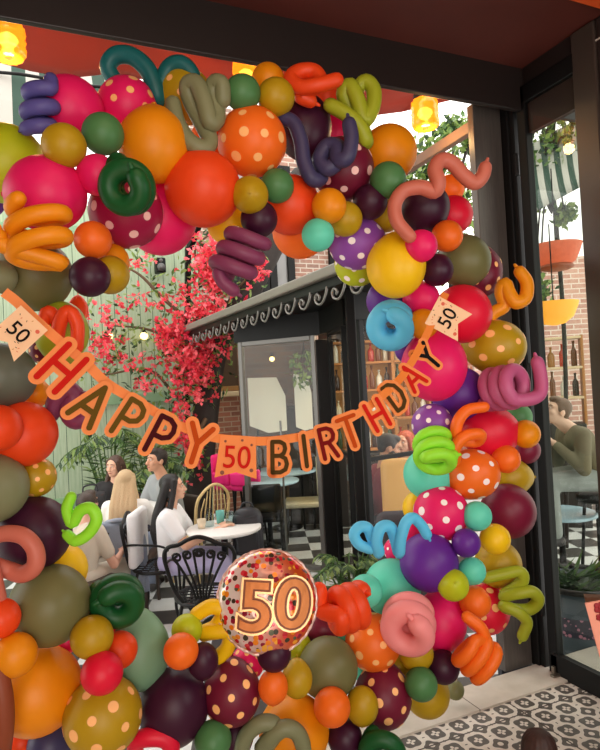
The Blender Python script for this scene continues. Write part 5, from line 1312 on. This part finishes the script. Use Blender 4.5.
ground = fm.mix(fm.math('MULTIPLY', fm.math('ADD', fm.math('MULTIPLY', ox.outputs[0], 4.0), fm.math('ADD', big.outputs[0], .1)), .95, True), lin((232, 222, 216)), lin((206, 84, 36)))
dotf = fm.math('LESS_THAN', v.outputs['Distance'], .48)
fm.l(fm.mix(dotf, ground, cr.outputs[0]), fm.b.inputs['Base Color'])
fm.b.inputs['Metallic'].default_value = .25
nz = fm.n('ShaderNodeTexNoise'); nz.inputs['Scale'].default_value = 16; fm.l(fm.obj(), nz.inputs['Vector']); bp = fm.n('ShaderNodeBump'); bp.inputs['Strength'].default_value = .35; bp.inputs['Distance'].default_value = .012
fm.l(nz.outputs[0], bp.inputs['Height']); fm.l(bp.outputs[0], fm.b.inputs['Normal'])
bm = bmesh.new(); seg = 72; prof = []
for k in range(25):
    a = -math.pi/2+math.pi*k/24; prof.append((math.cos(a)**.8*1.0 if abs(a) < 1.57 else 0, math.sin(a)*.42))
rings = []
for r, z in prof:
    rings.append([bm.verts.new((fs*r*(1+.012*math.sin(26*2*math.pi*j/seg)*max(0, r-.75)*4)*math.cos(2*math.pi*j/seg), fs*r*(1+.012*math.sin(26*2*math.pi*j/seg)*max(0, r-.75)*4)*math.sin(2*math.pi*j/seg), fs*z*(1+.1*math.sin(26*2*math.pi*j/seg)*max(0, r-.6)))) for j in range(seg)])
for A, B in zip(rings, rings[1:]):
    for j in range(seg): bm.faces.new((A[j], A[(j+1) % seg], B[(j+1) % seg], B[j]))
bmesh.ops.remove_doubles(bm, verts=bm.verts, dist=1e-5)
bobj('envelope', bm, fm.m, foil)
bm = bmesh.new()
rim = [[bm.verts.new((fs*rr*(1+.008*math.sin(34*2*math.pi*j/108))*math.cos(2*math.pi*j/108), fs*rr*(1+.008*math.sin(34*2*math.pi*j/108))*math.sin(2*math.pi*j/108), .004*math.sin(17*2*math.pi*j/108)+dz)) for j in range(108)] for rr, dz in ((.98, .002), (1.04, .0015), (1.04, -.0015), (.98, -.002))]
for A, B in zip(rim, rim[1:]+rim[:1]):
    for j in range(108): bm.faces.new((A[j], A[(j+1) % 108], B[(j+1) % 108], B[j]))
bobj('crimped_rim', bm, mat('clear_rim', (226, 190, 180), .12, .3, .8), foil)
goldm = mat('rose_gold_foil', (168, 96, 38), .3, .6, .8, bump=.15, bscale=20); edgem = mat('dark_gold_line', (104, 52, 26), .3, .5); palem = mat('pale_gold_edge', (244, 196, 140), .25, .6)
for ch_, dx, dy, rz_ in (('5', -.22, -.10, -.05), ('0', .50, -.04, -.1)):
    for off, z0, ex, m_, nm in ((.04, 0, .012, palem, 'digit_border'), (.022, .007, .012, edgem, 'digit_line'), (.004, .013, .012, goldm, 'digit')):
        me = text_mesh(ch_, 1.28*fs, ex, off*fs*2.2, xs=1.12)
        o = mobj(nm, me, m_, foil, False)
        zt = fs*.42*(1-(dx*dx+dy*dy))**.6+.012
        o.location = (dx*fs, dy*fs, zt*.88+z0); o.rotation_euler = (.08, .35*dx, rz_)
o['printed'] = True
del o['printed']

# ------------------------------------------------------------------ birthday banner
card = mat('orange_card', (236, 134, 52), .55, translucent=.12); cream = mat('cream_card', (246, 204, 160), .6, translucent=.15)
YB = 1.84
ban = empty('birthday_banner', P(240, 400, depthY(240, 400, YB)), 0, 'orange letter banner reading HAPPY 50 BIRTHDAY strung across the balloon arch', 'banner')
B0 = ban.location.copy()
# banner hangs between the two sides; the right end rests further out on the balloons
def bpt(px, py, off=0):
    Yb = YB + (.12*max(0, (px-380)/70.0) if px > 380 else 0) - off
    return P(px, py, depthY(px, py, Yb))
letters = [('H', 62, 368, 52, -42, 'redl'), ('A', 92, 404, 48, -37, 'olvl'), ('P', 129, 419, 44, -31, 'olvl'), ('P', 161, 436, 44, -26, 'plml'), ('Y', 197, 444, 44, -17, 'brnl'),
           ('50', 237, 457, 30, -3, 'redl'), ('B', 279, 457, 36, 1, 'dolv'), ('I', 305, 451, 36, 7, 'dolv'), ('R', 328, 443, 35, 13, 'burl'), ('T', 350, 432, 35, 20, 'brnl'), ('H', 377, 415, 34, 29, 'redl'),
           ('D', 395, 396, 33, 36, 'dolv'), ('A', 412, 377, 32, 42, 'redl'), ('Y', 428, 357, 33, 50, 'blkl')]
LC = dict(redl=(190, 26, 16), olvl=(92, 70, 18), plml=(62, 8, 16), brnl=(176, 66, 12), dolv=(70, 50, 16), burl=(108, 10, 10), blkl=(20, 14, 12))
def place_card(o, px, py, rot, off=0.0):
    c = bpt(px, py, off); n = Vector((-.10, -1, .03)); n = (n+(CAM-c).normalized()*.9).normalized()
    x = (rt-n*rt.dot(n)).normalized(); y = n.cross(x); a = math.radians(rot); x2 = x*math.cos(a)+y*math.sin(a); y2 = y*math.cos(a)-x*math.sin(a)
    o.parent = ban; d = c-B0
    o.matrix_local = Matrix(((x2.x, y2.x, n.x, d.x), (x2.y, y2.y, n.y, d.y), (x2.z, y2.z, n.z, d.z), (0, 0, 0, 1)))
    return depthY(px, py, YB-off)/F_PX
STROKES = {  # on a grid one unit high
 'H': [[(-.3, .5), (-.3, -.5)], [(.3, .5), (.3, -.5)], [(-.3, 0), (.3, 0)]],
 'A': [[(-.36, -.5), (0, .5), (.36, -.5)], [(-.22, -.16), (.22, -.16)]],
 'P': [[(-.26, -.5), (-.26, .5), (.05, .5), (.24, .4), (.29, .23), (.24, .06), (.05, -.04), (-.26, -.04)]],
 'Y': [[(-.34, .5), (0, .02)], [(.34, .5), (0, .02), (0, -.5)]],
 'B': [[(-.26, -.5), (-.26, .5), (.04, .5), (.2, .42), (.24, .27), (.18, .12), (.04, .04), (-.26, .04)], [(.04, .04), (.24, -.05), (.3, -.23), (.24, -.41), (.04, -.5), (-.26, -.5)]],
 'I': [[(0, .5), (0, -.5)]],
 'R': [[(-.26, -.5), (-.26, .5), (.05, .5), (.22, .41), (.27, .25), (.22, .1), (.05, .02), (-.26, .02)], [(.02, .02), (.28, -.5)]],
 'T': [[(-.36, .5), (.36, .5)], [(0, .5), (0, -.5)]],
 'D': [[(-.28, -.5), (-.28, .5), (0, .5), (.22, .34), (.31, 0), (.22, -.34), (0, -.5), (-.28, -.5)]]}
def stroke_plate(name, chs, h, r, th, m, z0=0, xs=.86):
    bm = bmesh.new()
    for li, st in enumerate(STROKES[chs]):
        pts = [Vector((x*h*xs, y*h, 0)) for x, y in st]
        for k, (a, b) in enumerate(zip(pts, pts[1:])):
            d = (b-a).normalized(); n = Vector((-d.y, d.x, 0))*r; e = .00004*((k+3*li) % 7)
            ol = [a+n*math.cos(t)-d*r*math.sin(t) for t in [math.pi*q/8 for q in range(9)]]+[b-n*math.cos(t)+d*r*math.sin(t) for t in [math.pi*q/8 for q in range(9)]]
            f = [bm.verts.new((p.x, p.y, z0+th/2+e)) for p in ol]; g = [bm.verts.new((p.x, p.y, z0-th/2-e)) for p in ol]
            bm.faces.new(f); bm.faces.new(g[::-1])
            for q in range(len(ol)): bm.faces.new((f[q], g[q], g[(q+1) % len(ol)], f[(q+1) % len(ol)]))
    bmesh.ops.recalc_face_normals(bm, faces=bm.faces)
    return bobj(name, bm, m, None, smooth=False)
for chs, px, py, hpx, rot, ck in letters:
    s = depthY(px, py, YB)/F_PX; size = hpx*s/.72*.80
    if chs == '50':
        bm = bmesh.new(); w, h = 42*s, 42*s
        pts = [(-.42*w, .5*h), (.42*w, .5*h), (.5*w, -.5*h), (0, -.36*h), (-.5*w, -.5*h)]
        f = [bm.verts.new((x, y, .002)) for x, y in pts]; k = [bm.verts.new((x, y, -.002)) for x, y in pts]
        bm.faces.new(f[::-1]); bm.faces.new(k)
        for i in range(5): bm.faces.new((f[i], k[i], k[(i+1) % 5], f[(i+1) % 5]))
        bmesh.ops.recalc_face_normals(bm, faces=bm.faces)
        for cx_, cy_, r_ in ((-.33, -.38, .05), (.36, -.3, .045), (-.3, .36, .03), (.1, .4, .03), (.33, .3, .03)):
            lathe(bm, [(r_*w, .002), (r_*w, .004)], (cx_*w, cy_*h, 0), 12, 1)
        o = bobj('pennant_card', bm, [card, mat('confetti_brown', (120, 60, 30), .6)], smooth=False)
        me = text_mesh(chs, size*.95, .0015, .1*s, xs=.92); l = mobj('letter', me, mat('ink_'+ck, LC[ck], .7, 0, .1), o, False); l.location = (0, 0, .005)
    else:
        H_ = hpx*.84*s
        o = stroke_plate('letter_card', chs, H_, hpx*.155*s, .003, card)
        l = stroke_plate('letter', chs, H_, hpx*.058*s, .002, mat('ink_'+ck, LC[ck], .7, 0, .1), .004); l.parent = o
    place_card(o, px, py, rot)
rib = [(4, 292), (18, 303), (42, 326), (70, 350), (86, 363), (108, 384), (142, 404), (176, 424), (212, 437), (240, 440), (268, 441), (304, 436), (330, 428), (356, 415), (382, 396), (404, 374), (424, 340), (436, 314), (446, 293)]
bm = bmesh.new(); rp = catmull([bpt(x, y, -.016)-B0 for x, y in rib], 5)
dn = []
for i, p in enumerate(rp):
    t = (rp[min(i+1, len(rp)-1)]-rp[max(i-1, 0)]).normalized(); nrm = (CAM-(p+B0)).normalized(); b = t.cross(nrm).normalized()*.0145; th = nrm*.0015
    dn.append([bm.verts.new(p+b+th), bm.verts.new(p-b+th), bm.verts.new(p-b-th), bm.verts.new(p+b-th)])
for A, B in zip(dn, dn[1:]):
    for k in range(4): bm.faces.new((A[k], A[(k+1) % 4], B[(k+1) % 4], B[k]))
bm.faces.new(dn[0]); bm.faces.new(dn[-1][::-1]); bmesh.ops.recalc_face_normals(bm, faces=bm.faces)
bobj('ribbon', bm, card, ban, smooth=False)
for px, py, rot, w, h, seed in ((19, 332, -44, 34, 40, 1), (447, 318, 62, 32, 36, 2)):
    s = depthY(px, py, YB)/F_PX; w *= s; h *= s; bm = bmesh.new()
    pts = [(-.5*w, .5*h), (.5*w, .5*h), (.5*w, -.6*h), (0, -.36*h), (-.5*w, -.6*h)]
    f = [bm.verts.new((x, y, .002)) for x, y in pts]; k = [bm.verts.new((x, y, -.002)) for x, y in pts]
    bm.faces.new(f[::-1]); bm.faces.new(k)
    for i in range(5): bm.faces.new((f[i], k[i], k[(i+1) % 5], f[(i+1) % 5]))
    bmesh.ops.recalc_face_normals(bm, faces=bm.faces)
    rr = random.Random(seed)
    for i in range(26):
        a, b = rr.uniform(-.45, .45), rr.uniform(-.4, .46)
        if abs(a) < .36 and abs(b) < .2: continue
        if b < -.3 and abs(a) < .2: continue
        box(bm, None, (.05*w, .018*w, .001), mi=1+i % 3, M=Matrix.Translation((a*w, b*h, .0028)) @ Matrix.Rotation(rr.uniform(0, 3), 4, 'Z'))
    for a, b in ((.34, .3), (-.34, -.42)): lathe(bm, [(.06*w, .002), (.06*w, .0035)], (a*w, b*h, 0), 12, 2)
    o = bobj('pennant_card', bm, [cream, mat('confetti_black', (46, 34, 30), .6), mat('confetti_rose', (214, 90, 60), .6), mat('confetti_gold', (196, 130, 50), .6)], smooth=False)
    o['label'] = 'cream swallow-tailed pennant card with confetti print and 50'
    place_card(o, px, py, rot, .035)
    me = text_mesh('50', 21*s, .001, .1*s); l = mobj('letter', me, mat('ink_blkl', LC['blkl'], .5), o, False); l.location = (0, 0, .004)
